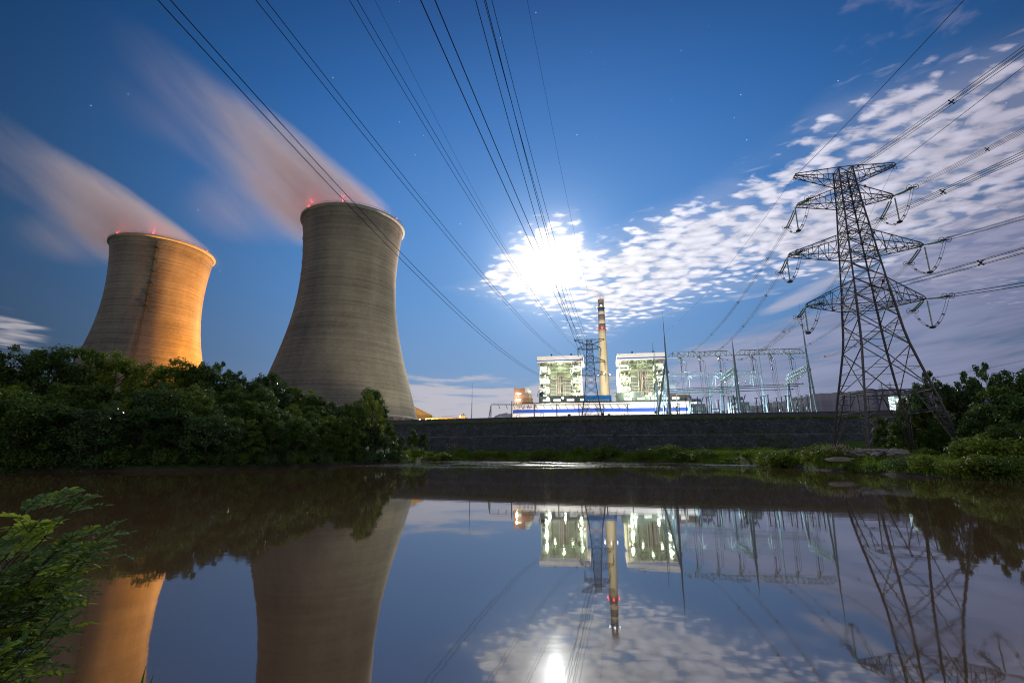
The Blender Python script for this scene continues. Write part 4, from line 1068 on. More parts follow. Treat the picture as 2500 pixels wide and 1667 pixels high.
for n_a, sg, T in tips:
    px = outpx[(n_a, sg)]; nm = names[(n_a, sg)]
    if n_a == 0:
        s1, z1 = hit(T, ud, px[0] * k_, px[1] * k_); c2 = .0005; b = (z1 - T.z) / s1 - c2 * s1
        bundle('earth_wire', 'thin wire running right from the %s arm tip of the near pylon' % nm.split()[0], 'wire', [T + ud * (s * 160 / 16) + Vector((0, 0, b * s * 10 + c2 * (s * 10) ** 2)) for s in range(17)], .1, .045, 1)
        G = along(gL, gM, .05) if sg < 0 else along(gM, gR, .98)
        bundle('earth_wire', 'thin wire slanting down left from the %s arm tip of the near pylon' % nm.split()[0], 'wire', catenary(T, (G.x, G.y, 62), 3), .1, .035, 1)
        r_ = MB(); ring_mb(r_, T - Vector((0, 0, .5)) , bey, .35, .06); r_.build('shackle', M['wire'], BP)
        continue
    # outgoing tension string and wires
    s1, z1 = hit(T, ud, px[0] * k_, px[1] * k_); c2 = .0006; b = (z1 - T.z) / s1 - c2 * s1
    d_ = (ud + Vector((0, 0, b))).normalized(); So = T + d_ * 1.3; Eo = T + d_ * 6.2
    rod = MB().bar(T, So, .12); rod.build('link', M['wire'], BP)
    insulator(BP, So, Eo, .15, .22, .12)
    gr_ = MB()
    for o_ in (-.55, .55): ring_mb(gr_, Eo + bex * o_, d_, .5, .05)
    gr_.bar(Eo - bex * .7, Eo + bex * .7, .16); gr_.build('grading_ring', M['wire'], BP)
    path = [Eo + ud * s + Vector((0, 0, b * s + c2 * s * s)) for s in [i * 9 for i in range(17)]]
    bundle('phase_wires', 'four-wire bundle leaving right from the %s arm of the near pylon' % nm, 'power line', path, .48, .032, 4, 'wire bundles of the near pylon', (.12, .26, .45))
    # string and wires back to the substation gantry
    G = bays[(n_a, sg)]; Gp = Vector((G.x, G.y, GZB + .3)); h = Gp - T; hl_ = math.hypot(h.x, h.y); hu = Vector((h.x, h.y, 0)) / hl_
    sag = 6.5; sl_ = (h.z - 4 * sag) / hl_; d_ = (hu + Vector((0, 0, sl_ * 1.6))).normalized()
    Sb = T + d_ * 1.2; Eb = T + d_ * 6.1
    MB().bar(T, Sb, .12).build('link', M['wire'], BP); insulator(BP, Sb, Eb, .15, .22, .12)
    gr_ = MB()
    for o_ in (-.55, .55): ring_mb(gr_, Eb + bex * o_, d_, .5, .05)
    gr_.bar(Eb - bex * .7, Eb + bex * .7, .16); gr_.build('grading_ring', M['wire'], BP)
    Ge = Gp - hu * 4.5 - Vector((0, 0, 1.6))
    bundle('phase_wires', "wire bundle slanting down to the gantry from the near pylon's %s arm" % nm, 'power line', catenary(Eb, Ge, sag * .75, 16), .48, .032, 4, 'wire bundles of the near pylon', (.1, .3, .55, .8))
    # hanging string and jumper
    Vt = T + bex * (.9 * (1 if sg > 0 else -1)) * .4 + Vector((0, 0, -.3)); Vb = Vt + Vector((0, 0, -5.4))
    insulator(BP, Vt, Vb, .16, 0); MB().box(Vb, (.7, .7, .35)).build('jumper_clamp', M['wire'], BP)
    for k in range(4):
        o_ = bex * ((k % 2) - .5) * .45; oz = Vector((0, 0, ((k // 2) - .5) * .3))
        A_ = [Eo + o_]; n = 10
        mid1 = (Eo + Vb) / 2 + Vector((0, 0, -2.3)); mid2 = (Eb + Vb) / 2 + Vector((0, 0, -1.9))
        P_ = []
        for i in range(n + 1): u = i / n; P_.append(Eo * (1 - u) ** 2 + mid1 * 2 * u * (1 - u) + (Vb + oz * .5) * u * u + o_)
        for i in range(1, n + 1): u = i / n; P_.append((Vb + oz * .5) * (1 - u) ** 2 + mid2 * 2 * u * (1 - u) + Eb * u * u + o_)
        MB().tube(P_, .032, 5).build('jumper_wire', M['wire'], BP)
    for q in (P_[4], P_[7], P_[13], P_[17]):
        sp = MB(); sp.bar(q - bex * .45 - Vector((0, 0, .1)), q + Vector((0, 0, .2)), .1); sp.bar(q - bex * .4 + Vector((0, 0, .25)), q + Vector((0, 0, -.2)), .1)
        sp.build('jumper_spacer', M['wire'], BP)

# the smaller pylon before the chimney and the lines that pass overhead
c = pol(9.58, 269)
SP, stips, sex, sey, SPf = pylon((c.x, c.y, 16.5), -9.6,
    [(16.5, 6.4), (24, 5.4), (34, 3.7), (43, 2.75), (46.5, 2.55), (54, 2.1), (62, 1.7), (66.4, 1.5)],
    [(66.4, 66.5, 63.6, 8.6, 8.6), (61.2, 64.0, 60.8, 6.6, 6.2), (53.4, 56.6, 53.0, 8.4, 8.4), (46.2, 49.4, 45.8, 8.4, 8.4)],
    'dark lattice pylon in front of the chimney, before the white hall', 1.05, M['steel_dark'], 27.0, 1.0)
U = Vector((-math.sin(R(14)), -math.cos(R(14)), 0))
LN = {(3, -1): ((378, 2), (700, 355), 'leftmost wire bundle overhead, passing over the nearer cooling tower'), (2, -1): ((600, 2), (870, 340), 'second wire bundle overhead from the left'),
      (1, -1): ((812, 2), (1000, 320), 'third wire bundle overhead from the left'), (0, -1): ((862, 2), (1010, 290), 'thin single wire overhead left of the middle bundle'),
      (3, 1): ((983, 2), (1130, 340), 'middle wire bundle overhead that runs into the moon glow'), (2, 1): ((1104, 2), (1199, 360), 'left one of the close pair of wire bundles overhead'),
      (1, 1): ((1121, 2), (1210, 340), 'right one of the close pair of wire bundles overhead'), (0, 1): ((1211, 2), (1266, 280), 'thin single wire overhead, farthest right of the fan')}
for n_a, sg, T in stips:
    if (n_a, sg) not in LN: continue
    p1, p2, lab = LN[(n_a, sg)]
    u_ = U.copy()
    if sg > 0: u_ = Vector((-math.sin(R(13.6)), -math.cos(R(13.6)), 0))
    s1, z1 = hit(T, u_, p1[0] * k_, p1[1] * k_); s2, z2 = hit(T, u_, p2[0] * k_, p2[1] * k_)
    cf = ((z1 - T.z) / s1 - (z2 - T.z) / s2) / (s1 - s2); b = (z1 - T.z) / s1 - cf * s1
    cf2 = max(cf, .0004) if cf > 0 else .0006; b = (z1 - T.z) / s1 - cf2 * s1
    st_ = 5 if n_a else 0
    path = [T + u_ * s + Vector((0, 0, b * s + cf2 * s * s)) for s in [st_ + i * (s1 + 60 - st_) / 40 for i in range(41)]]
    bundle('overhead_wires' if n_a else 'earth_wire', lab, 'power line' if n_a else 'wire', path, .85 if n_a else .1, .038 if n_a else .022, 2 if n_a else 1, 'lines overhead' if n_a else None, () )
    if n_a:
        insulator(SP, T, path[0], .17, .25)
        bk_ = T - u_ * 5 - Vector((0, 0, .8)); insulator(SP, T, bk_, .17, .25)
        V0 = T + Vector((0, 0, -.2)); V1 = V0 - Vector((0, 0, 4.2)); insulator(SP, V0, V1, .16, 0)
        P_ = [path[0] * (1 - u) ** 2 + (V1 + Vector((0, 0, -4))) * 2 * u * (1 - u) + bk_ * u * u for u in [i / 12 for i in range(13)]]
        MB().tube(P_, .06, 5).build('jumper_wire', M['wire'], SP)


# ---------------------------------------------------------------- substation
def lattice(mb, A, B, w_, h, n, cw=.22, bw=.11, taper=True):
    A, B = Vector(A), Vector(B); d = (B - A).normalized(); sd = Vector((d.y, -d.x, 0)).normalized() * w_ / 2; L = (B - A).length; up = Vector((0, 0, h))
    e = L / n if taper else 0
    for s_ in (-1, 1):
        mb.bar(A + sd * s_, B + sd * s_, cw); a, b = A + d * e + sd * s_ + up, B - d * e + sd * s_ + up; mb.bar(a, b, cw)
        if taper: mb.bar(A + sd * s_, a, cw); mb.bar(B + sd * s_, b, cw)
        for i in range(n):
            p0, p1 = A + d * (L * i / n) + sd * s_, A + d * (L * (i + 1) / n) + sd * s_
            if i > 0: mb.bar(p0, p0 + up, bw)
            if 0 < i < n - 1:
                if i % 2: mb.bar(p0 + up, p1, bw * 1.2)
                else: mb.bar(p0 + up, p1, bw * 1.2)
    for i in range(n + 1):
        p = A + d * (L * i / n); mb.bar(p - sd, p + sd, bw)
        if 0 < i < n: mb.bar(p - sd + up, p + sd + up, bw)


def post(t_, base_pts, joint, top, r=.32, mtl='steel_blue', spire=True, flanges=3):
    for b_ in base_pts:
        mb = MB().tube([b_, joint], r * 1.15, 10, r)
        for k in range(1, flanges + 1):
            p = Vector(b_).lerp(Vector(joint), k / (flanges + 1)); d = (Vector(joint) - Vector(b_)).normalized(); mb.tube([p - d * .1, p + d * .1], r * 1.6, 10)
        mb.build('post_leg', M[mtl], t_)
    j = Vector(joint); tp = Vector(top); m1 = j.lerp(tp, .45); m2 = j.lerp(tp, .75)
    MB().tube([j, m1], r, 8, r * .6).tube([m1, m2], r * .5, 8, r * .3).tube([m2, tp], r * .18, 6, r * .1).build('lightning_spike', M['steel_blue' if mtl == 'steel_blue' else mtl], t_)

DD = Vector((.25, .97, 0))
def ground_pt(p): return Vector((p.x, p.y, PLAT))
G1 = thing('line_gantry', (gM.x, gM.y, PLAT), 'pale gantry of three A-frame posts and two lattice beams, front row of the substation', 'gantry')
for P0_, P1_, n in ((gL, gM, 12), (gM, gR, 14)):
    d = (P1_ - P0_).normalized()
    mb = MB(); lattice(mb, Vector((P0_.x, P0_.y, GZB)) + d * .7, Vector((P1_.x, P1_.y, GZB)) - d * .7, 1.0, 2.3, n, .2, .11); mb.build('lattice_beam', M['steel_blue'], G1)
post(G1, [ground_pt(gL) + DD * 4.5, ground_pt(gL) - DD * 4.5, ground_pt(gL) + Vector((-6.2, 1, 0))], (gL.x, gL.y, GZB - .3), (gL.x, gL.y, 72.3), .42, 'steel_blue')
post(G1, [ground_pt(gM) + DD * 5.2, ground_pt(gM) - DD * 3.6], (gM.x, gM.y, GZB - .3), (gM.x, gM.y, 57.8), .42)
post(G1, [ground_pt(gR) + DD * 3.8, ground_pt(gR) - DD * 3.8], (gR.x, gR.y, GZB - .3), (gR.x, gR.y, 73), .42)
G2 = thing('line_gantry', pol(23.2, 302, PLAT), 'second pale gantry row behind the front one, two lattice beams on slim posts', 'gantry')
g2 = [pol(17.2, 292), pol(22.88, 301), pol(28.2, 310)]
for a_, b_ in zip(g2, g2[1:]):
    mb = MB(); d = (b_ - a_).normalized(); lattice(mb, Vector((a_.x, a_.y, 47.6)) + d * .6, Vector((b_.x, b_.y, 47.6)) - d * .6, 1.0, 2.3, 10, .2, .12); mb.build('lattice_beam', M['steel_blue'], G2)
for q, tpz in zip(g2, (66, 50, 70)): post(G2, [ground_pt(q) + DD * 4, ground_pt(q) - DD * 4], (q.x, q.y, 47.5), (q.x, q.y, tpz), .38)
G3 = thing('line_gantry', pol(22, 396, PLAT), 'farthest and lowest-looking white gantry row of the substation', 'gantry')
g3 = [pol(19.3, 393), pol(25.05, 402)]
mb = MB(); lattice(mb, (g3[0].x, g3[0].y, 47.8), (g3[1].x, g3[1].y, 47.8), 1.8, 3.2, 14, .4, .24); mb.build('lattice_beam', M['steel_blue'], G3)
for q in g3: post(G3, [ground_pt(q) + DD * 3, ground_pt(q) - DD * 3], (q.x, q.y, 47.8), (q.x, q.y, 55), .38)
# cross beams running away from the camera, with rows of strings
for i, (A_, B_, za, lab) in enumerate(((Vector((gM.x, gM.y, 40.6)), Vector((112.6, 251, 40.6)), 16.5, 'lattice cross beam with hanging strings behind the middle gantry post'), (Vector((gR.x, gR.y, 40.8)), Vector((146.7, 247.8, 40.8)), 16.5, 'lattice cross beam with hanging strings behind the right gantry post'), (Vector((gL.x, gL.y, 40.6)), Vector((84, 258, 40.6)), 16.5, 'lattice cross beam with hanging strings behind the left gantry post'))):
    t_ = thing('cross_beam', ((A_.x + B_.x) / 2, (A_.y + B_.y) / 2, 40), lab, 'gantry', 'cross beams of the substation')
    mb = MB(); lattice(mb, A_, B_, 1.8, 2.0, 10, .28, .18); mb.build('lattice_beam', M['steel_blue'], t_)
    q = ground_pt(B_)
    for dx in (-1.9, 1.9): MB().tube([(q.x + dx, q.y + abs(dx), PLAT), (B_.x, B_.y, 40.5)], .38, 8).build('post_leg', M['steel_blue'], t_)
    sd = Vector((1, -.25, 0)).normalized()
    for k in range(6):
        p = A_.lerp(B_, (k + .5) / 6) + Vector((0, 0, -.2))
        for s_ in ((-1, 1) if i == 0 else ((1,) if i == 2 else (-1,))):
            e = p + sd * s_ * 6.0 + Vector((0, 0, -4.6))
            P_ = [p * (1 - u) ** 2 + (p + sd * s_ * 2.2 + Vector((0, 0, -3.2))) * 2 * u * (1 - u) + e * u * u for u in (0, .25, .5, .75, 1)]
            mb = MB()
            for a, b in zip(P_, P_[1:]): mb.rings(a, b, .11, .18, .16, 6)
            mb.build('insulator_string', M['porcelain_pale' if i != 1 else 'glass_green'], t_)
# bus tubes
for i, (a1, z1, d1) in enumerate(((31.89, 35.1, 263), (31.38, 35.0, 270), (30.93, 34.2, 276))):
    e = pol(a1, d1, z1); s_ = pol(17.8, 263 + i * 6, z1 + .6); t_ = thing('bus_tube', tuple(e), ['upper of the three long level bus tubes', 'middle of the three long level bus tubes', 'lowest of the three long level bus tubes'][i], 'bus tube', 'bus tubes across the substation')
    MB().tube([s_, e], .17, 8).build('tube', M['steel_dark'], t_); MB().ball(e, .38).build('end_ball', M['steel_dark'], t_); MB().ball(s_.lerp(e, .03), .32).build('joint', M['steel_dark'], t_)
# strings, tails and droppers on the front gantry
for key, G in bays.items():
    n_a, sg = key; nm = ('left' if sg < 0 else 'right', ('first', 'second', 'third')[n_a - 1])
    t_ = thing('insulator_set', (G.x, G.y, GZB), 'insulator strings and droppers at the %s wire point of the %s front gantry bay' % (nm[1], nm[0]), 'insulator', 'insulator sets on the front gantry')
    G_ = Vector((G.x, G.y, GZB)); tw_ = (Vector((c.x, c.y, 0)) * 0 + Vector((71, 90, 0)) - Vector((G.x, G.y, 0))).normalized()
    P_ = [G_, G_ + tw_ * 1.7 + Vector((0, 0, -.9)), G_ + tw_ * 4.0 + Vector((0, 0, -3.2)), G_ + tw_ * 4.4 + Vector((0, 0, -3.7))]
    mb = MB()
    for s_ in (-.28, .28):
        for a, b in zip(P_, P_[1:-1]): mb.rings(a + Vector((s_, 0, 0)), b + Vector((s_, 0, 0)), .15, .24, .2, 6)
    mb.build('insulator_string', M['glass_green'], t_)
    B_ = [G_ + Vector((1.6, 1.2, 0)), G_ + Vector((2.8, 2.2, -1.2)), G_ + Vector((4.6, 3.6, -1.9))]; mb = MB()
    for a, b in zip(B_, B_[1:]): mb.rings(a, b, .16, .26, .2, 6)
    mb.build('insulator_string', M['porcelain'], t_)
    H0 = G_ + Vector((.9, -.4, -.1)); H1 = H0 + Vector((0, 0, -7.4)); MB().rings(H0, H1, .09, .15, .18, 6).ball(H1, .35).build('insulator_string', M['porcelain'], t_)
    for s_ in (-.4, .4):
        MB().tube([P_[2] + Vector((s_, 0, 0)), P_[2] + Vector((s_ + .3, 0, -5)), H1 + Vector((s_, 0, -.8)), H1 + Vector((s_ + .1, 0, -9)), (H1.x + s_ + 2, H1.y, 27)], .055, 5).build('dropper_wire', M['wire'], t_)
        MB().tube([B_[2] + Vector((s_, 0, 0)), B_[2] + Vector((s_ + .1, 0, -9)), (B_[2].x + s_ + .4, B_[2].y, 27)], .055, 5).build('dropper_wire', M['wire'], t_)
# strings under the second row
for i, f in enumerate((.08, .30, .55, .72, .9)):
    q = g2[0].lerp(g2[2], f); t_ = thing('insulator_set', (q.x, q.y, 47.5), 'pale insulator strings under the %s point of the second gantry row' % ('leftmost', 'second', 'middle', 'fourth', 'rightmost')[i], 'insulator', 'insulator sets on the second gantry')
    q = Vector((q.x, q.y, 47.5)); e = q + Vector((-1.8, -2, -5.2)); mb = MB().rings(q, e, .28, .42, .28, 7); mb.build('insulator_string', M['porcelain_pale'], t_)
    mb = MB().rings(q + Vector((1, 0, 0)), q + Vector((3.2, 1, -1.4)), .2, .32, .24, 6); mb.build('insulator_string', M['porcelain_pale'], t_)
    MB().tube([e, e + Vector((.5, 0, -7)), (e.x + 1.5, e.y, 26)], .06, 5).build('dropper_wire', M['steel_blue'], t_)
    MB().rings(q + Vector((.9, 0, 0)), q + Vector((.9, 0, -7)), .1, .16, .2, 6).build('insulator_string', M['porcelain_pale'], t_)
# post insulators, the dark columns along the embankment
cx = [(385, 1210), (430, 1192), (447, 1188), (650, 1200), (680, 1190), (705, 1185), (935, 1190), (965, 1185), (1285, 1208), (1345, 1190), (1385, 1182), (1433, 1172), (1541, 1203), (1604, 1188), (1660, 1180), (1708, 1166), (1796, 1198), (1866, 1182), (1932, 1172), (115, 1305), (150, 1275), (270, 1320), (300, 1280), (800, 1235), (865, 1180), (1005, 1240)]
ordn = ['first', 'second', 'third', 'fourth', 'fifth', 'sixth', 'seventh', 'eighth', 'ninth', 'tenth', 'eleventh', 'twelfth', 'thirteenth', 'fourteenth', 'fifteenth', 'sixteenth', 'seventeenth', 'eighteenth', 'nineteenth', 'twentieth', 'twenty-first', 'twenty-second', 'twenty-third', 'twenty-fourth', 'twenty-fifth', 'twenty-sixth']
cs = sorted(cx)
for i, (x, y) in enumerate(cs):
    q = at(1600 + x / 5.227, 740 + y / 5.227, 232 + (i % 3) * 5); h = q.z - PLAT
    t_ = thing('post_insulator', (q.x, q.y, PLAT), 'upright dark ribbed insulator column, %s from the left along the substation edge' % ordn[i], 'insulator', 'insulator columns of the substation')
    z0 = PLAT + h * .32
    MB().tube([(q.x, q.y, PLAT), (q.x, q.y, z0)], .26, 8).box((q.x, q.y, z0), (.9, .9, .25)).build('stand', M['steel_blue'], t_)
    MB().rings((q.x, q.y, z0), (q.x, q.y, q.z - .2), .19, .33, .2, 8).build('porcelain_column', M['porcelain'], t_)
    MB().box((q.x, q.y, q.z - .1), (1.5 if i % 2 else .8, .5, .22)).build('terminal', M['steel_dark'], t_)
# breakers, disconnectors and tanks between the columns
rr = random.Random(3)
for i, x in enumerate((60, 230, 520, 600, 760, 1020, 1100, 1220, 1330, 1500, 1580, 1780, 1850)):
    q = at(1600 + x / 5.227, 740 + rr.uniform(1290, 1330) / 5.227, 238 + (i % 4) * 4); z = min(q.z + 1, 22.6)
    t_ = thing('disconnector', (q.x, q.y, PLAT), 'pale switchgear frame with arms, %s from the left behind the wall' % ordn[i], 'switchgear', 'switchgear frames of the substation')
    fr = MB()
    for dx in (-1.9, 1.9): fr.tube([(q.x + dx, q.y, PLAT), (q.x + dx, q.y, z)], .18, 6)
    fr.bar((q.x - 2.4, q.y, z), (q.x + 2.4, q.y, z), .35, .3); fr.build('frame', M['steel_blue'], t_)
    ar = MB()
    for dx in (-1.9, 0, 1.9): ar.rings((q.x + dx, q.y, z), (q.x + dx, q.y, z + 2.2), .12, .22, .2, 6)
    ar.bar((q.x - 2.2, q.y, z + 2.3), (q.x - .1, q.y, z + 2.6 + rr.random()), .16); ar.bar((q.x + .1, q.y, z + 2.6), (q.x + 2.6, q.y, z + 2.3 + rr.random()), .16)
    ar.build('switch_arms', M['porcelain_pale'], t_)
    if i % 3 == 0: MB().lathe([(.1, -.7), (.55, -.6), (.55, .6), (.1, .7)], 12, (q.x + 3.2, q.y, z - 1)).build('tank', M['porcelain_pale'], t_)
for i, (x, y, s_) in enumerate(((520, 1240, 1.0), (1050, 1215, 1.2))):
    q = at(1600 + x / 5.227, 740 + y / 5.227, 258); t_ = thing('transformer', (q.x, q.y, PLAT), ['pale floodlit transformer at the end of the white hall', 'big pale floodlit transformer behind the middle gantry post'][i], 'transformer')
    z = q.z; MB().box((q.x, q.y, (PLAT + z - 2) / 2), (7 * s_, 5, z - 2 - PLAT)).build('tank', M['steel_blue'], t_)
    rd = MB()
    for k in range(9): rd.box((q.x - 3.4 * s_ + k * .85 * s_, q.y - 3.0, (PLAT + z - 3) / 2), (.3, .9, z - 4.5 - PLAT))
    rd.build('radiator', M['porcelain_pale'], t_)

    MB().tube([(q.x - 3, q.y, z), (q.x + 2.4, q.y, z)], .8, 12).build('conservator', M['steel_blue'], t_)
    for dx in (-2, 0, 2): MB().rings((q.x + dx, q.y - 1, z - 2), (q.x + dx * 1.5, q.y - 2, z + 1.6), .2, .36, .24, 8).build('bushing', M['porcelain'], t_)
for i, (x, y, z, p) in enumerate(((96, 250, 21, 34000), (118, 262, 22, 34000), (140, 250, 22, 20000), (104, 300, 26, 60000), (124, 330, 30, 70000), (82, 246, 24, 18000), (150, 262, 24, 16000))):
    f = thing('substation_floodlight', (x, y, PLAT), 'low floodlight on a post among the switchgear, %s' % ['below the first beam', 'left of the middle post', 'below the right bay', 'behind the second row', 'near the far white beam', 'beside the left A-frame', 'near the right A-frame'][i], 'floodlight', 'floodlights in the substation')
    MB().tube([(x, y, PLAT), (x, y, z)], .1, 6).build('post', M['steel_dark'], f); MB().box((x, y, z + .2), (.7, .5, .35)).build('lamp_head', M['steel_dark'], f)
    lamp('flood', (x, y - .8, z + 1), p, (.72, .95, 1), f, .5)
# low gantry along the hall
lg = thing('low_gantry', (20, 262, PLAT), 'low dark gantry with a row of short slanting insulators before the white hall', 'gantry')
zB = 28.4
mb = MB(); lattice(mb, (-11.5, 261, zB), (66, 258, zB), .5, .55, 62, .1, .05, False); mb.build('lattice_beam', M['steel_dark'], lg)
for x in (0, 12.3, 24.8, 37, 50.4, 64):
    MB().tube([(x, 261, PLAT), (x, 261, zB + (2.2 if x == 0 else .6))], .28, 8).build('post', M['steel_dark'], lg)
for dx in (-1.9, 0): MB().tube([(-11.5 + dx, 261, PLAT), (-11.5, 261, zB)], .26, 8).build('post', M['steel_dark'], lg)
for k in range(18):
    x = -7.4 + k * 4.1; MB().rings((x, 260.4, zB), (x + .9, 257.6, zB - 2.3), .12, .2, .2, 6).build('insulator_string', M['porcelain'], lg)
# little things along the parapet
for i, x in enumerate((4, 16, 29, 31, 40, 46, 57, 61, 73)):
    t_ = thing('line_trap', (x, 240, PLAT), 'small dark switchgear post %s from the left before the white hall' % ordn[i], 'switchgear', 'small posts before the white hall')
    h = (5.2, 6.0, 4.4, 4.2, 6.2, 5.0, 5.6, 4.2, 5.8)[i]
    MB().tube([(x, 240, PLAT), (x, 240, PLAT + h)], .14, 6).build('post', M['steel_dark'], t_)
    if i % 3 == 2: MB().ball((x, 240, PLAT + h + .5), .9, 8, .7).build('coil', M['steel_dark'], t_)
    else: MB().bar((x - 1.6, 240, PLAT + h - .4), (x + 1.5, 240, PLAT + h + .3), .14).rings((x - 1.5, 240, PLAT + h - 1.6), (x - 1.5, 240, PLAT + h - .4), .1, .18, .15, 6).build('arm', M['steel_dark'], t_)
t_ = thing('mast', pol(-4.84, 300, PLAT), 'lone slender mast rising from the wall left of the plant', 'mast')
q = pol(-4.84, 300, PLAT); MB().tube([q, (q.x, q.y, 34)], .26, 8, .18).tube([(q.x, q.y, 34), (q.x, q.y, 46.5)], .14, 6, .05).build('pole', M['steel_dark'], t_); MB().lathe([(.7, 0), (.7, .2), (.3, .4)], 10, tuple(q)).build('base_flange', M['steel_dark'], t_)
q = at(1718 / 4.612 + 1220, 700 + 625 / 4.612, 300); t_ = thing('mast', (q.x, q.y, PLAT), 'slender lattice-footed mast in front of the right boiler house', 'mast')
MB().tube([(q.x, q.y, 43), q], .22, 8, .06).build('spike', M['steel_dark'], t_)
for dx in (-2.2, 2.2): MB().tube([(q.x + dx, q.y, PLAT), (q.x, q.y, 43)], .26, 8).build('post_leg', M['steel_blue'], t_)
# conveyor sloping up left of the brown block
q0, q1 = at(1216, 1016, 380), at(1243, 1022.5, 380)
t_ = thing('conveyor', (q0.x, q0.y, PLAT), 'pale green sloping conveyor left of the brown block', 'conveyor'); MB().bar(q0, q1, 1.2, 1.0).build('gallery', M['steel_blue'], t_)
for f in (.2, .6): p = q0.lerp(q1, f); MB().bar((p.x, p.y, PLAT), p, .35).build('trestle', M['steel_blue'], t_)
# distribution poles right, behind the near pylon
for i, px in enumerate((2153, 2174)):
    q = at(px, 945, 250); t_ = thing('utility_pole', (q.x, q.y, PLAT), ['pole with two cross bars seen through the near pylon, left one', 'pole with cross bars seen through the near pylon, right one'][i], 'pole')
    MB().tube([(q.x, q.y, PLAT), (q.x, q.y, q.z + 2)], .16, 6).build('pole', M['concrete'], t_)
    MB().bar((q.x - 1.6, q.y, q.z), (q.x + 1.6, q.y, q.z - .2), .16).bar((q.x - 1.1, q.y, q.z + 1.1), (q.x + 1.1, q.y, q.z + 1.0), .14).build('cross_bar', M['steel_dark'], t_)
q = at(2192, 975, 235); t_ = thing('control_house', (q.x, q.y, PLAT), 'small pale house lit from within, seen through the near pylon', 'building')
MB().box((q.x, q.y, (PLAT + q.z) / 2 + .6), (4.4, 4, q.z - PLAT + 1.2), -.2).build('wall', M['porcelain_pale'], t_); MB().box((q.x, q.y, q.z + 1.4), (5, 4.6, .3), -.2).build('roof', M['dark_roof'], t_)
for dx in (-1.6, 1.2): MB().box((q.x + dx - .4, q.y - 2.3, q.z - .6), (1.0, .1, 1.2), -.2).build('window', M['winw'], t_)
lamp('porch_light', (q.x - 2, q.y - 5, q.z + 1), 60, (.8, 1, .95), t_, .3)
# far line crossing behind the right trees
bundle('far_wires', 'faint twin wires sloping down behind the right trees', 'power line', [at(2500, 880, 320), at(2400, 901, 330), at(2260, 926, 345)], 1.6, .05, 2)

# ---------------------------------------------------------------- vegetation
def quads(name, cen, nrm, size, mtl, asp=.55, rs=0, parent=None, up=None):
    """many leaf-sized four-sided faces, folded out of centres and normals (numpy)"""
    g = np.random.RandomState(rs); n = len(cen)
    nrm = nrm / np.maximum(np.linalg.norm(nrm, axis=1, keepdims=True), 1e-6)
    rv = g.normal(size=(n, 3)) if up is None else np.tile(up, (n, 1)) + g.normal(size=(n, 3)) * .35
    a = np.cross(nrm, rv); a /= np.maximum(np.linalg.norm(a, axis=1, keepdims=True), 1e-6); b = np.cross(nrm, a)
    s = size[:, None] * .5
    v = np.stack([cen - a * s, cen - b * s * asp, cen + a * s + nrm * s * .15, cen + b * s * asp], 1).reshape(-1, 3)
    me = bpy.data.meshes.new(name); me.vertices.add(4 * n); me.vertices.foreach_set('co', v.ravel())
    me.loops.add(4 * n); me.loops.foreach_set('vertex_index', np.arange(4 * n, dtype=np.int32))
    me.polygons.add(n); me.polygons.foreach_set('loop_start', np.arange(0, 4 * n, 4, dtype=np.int32)); me.polygons.foreach_set('loop_total', np.full(n, 4, dtype=np.int32))
    me.update(); me.validate(); me.materials.append(mtl)
    o = bpy.data.objects.new(name, me); col.objects.link(o)
    if parent: o.parent = parent
    return o


def crown_pts(seed, rx, rz, z0, nclump, per, leaf, flat=.7, open_=1.0):
    g = np.random.RandomState(seed); cen, nr, sz = [], [], []
    for k in range(nclump):
        u = g.normal(size=3); u /= np.linalg.norm(u); u[2] = abs(u[2]) * 1.15 - .30 if g.rand() < .8 else u[2]
        rr_ = g.uniform(.55, 1.0) ** .7; c = np.array([u[0] * rx * rr_, u[1] * rx * rr_, z0 + u[2] * rz * rr_])
        cr = g.uniform(.16, .34) * rx * open_
        p = g.normal(size=(per, 3)); p /= np.linalg.norm(p, axis=1, keepdims=True); p *= (g.rand(per, 1) ** .45)
        q = c + p * np.array([cr, cr, cr * flat]); cen.append(q); nr.append(p * .8 + np.array([0, 0, .7]) + g.normal(size=(per, 3)) * .5); sz.append(leaf * g.uniform(.6, 1.35, per))
    return np.concatenate(cen), np.concatenate(nr), np.concatenate(sz)


def proto_tree(seed, h, rx, mtl, leaf=.44, nclump=85, per=105, open_=1.0, name='broadleaf_tree', low=.18):
    root = bpy.data.objects.new(name, None); root.empty_display_size = 1; col.objects.link(root)
    rz = h * (1 - low) / 1.35; z0 = h - rz * .92
    c, n, s = crown_pts(seed, rx, rz, z0, nclump, per, leaf, .72, open_); quads('crown', c, n, s, mtl, .55, seed, root)
    g = random.Random(seed); mb = MB()
    mb.tube([(0, 0, -1.5), (g.uniform(-.2, .2), g.uniform(-.2, .2), h * .35), (g.uniform(-.4, .4), g.uniform(-.4, .4), h * .75)], .028 * h, 7, .008 * h)
    for k in range(8):
        a = g.uniform(0, 6.28); zb = h * g.uniform(.25, .6); L = rx * g.uniform(.5, .9)
        mb.tube([(0, 0, zb), (L * .5 * math.cos(a), L * .5 * math.sin(a), zb + L * .35), (L * math.cos(a), L * math.sin(a), zb + L * .9)], .011 * h, 5, .003 * h)
    o = mb.build('trunk', M['bark'], None, loc=(0, 0, 0)); o.parent = root
    return root


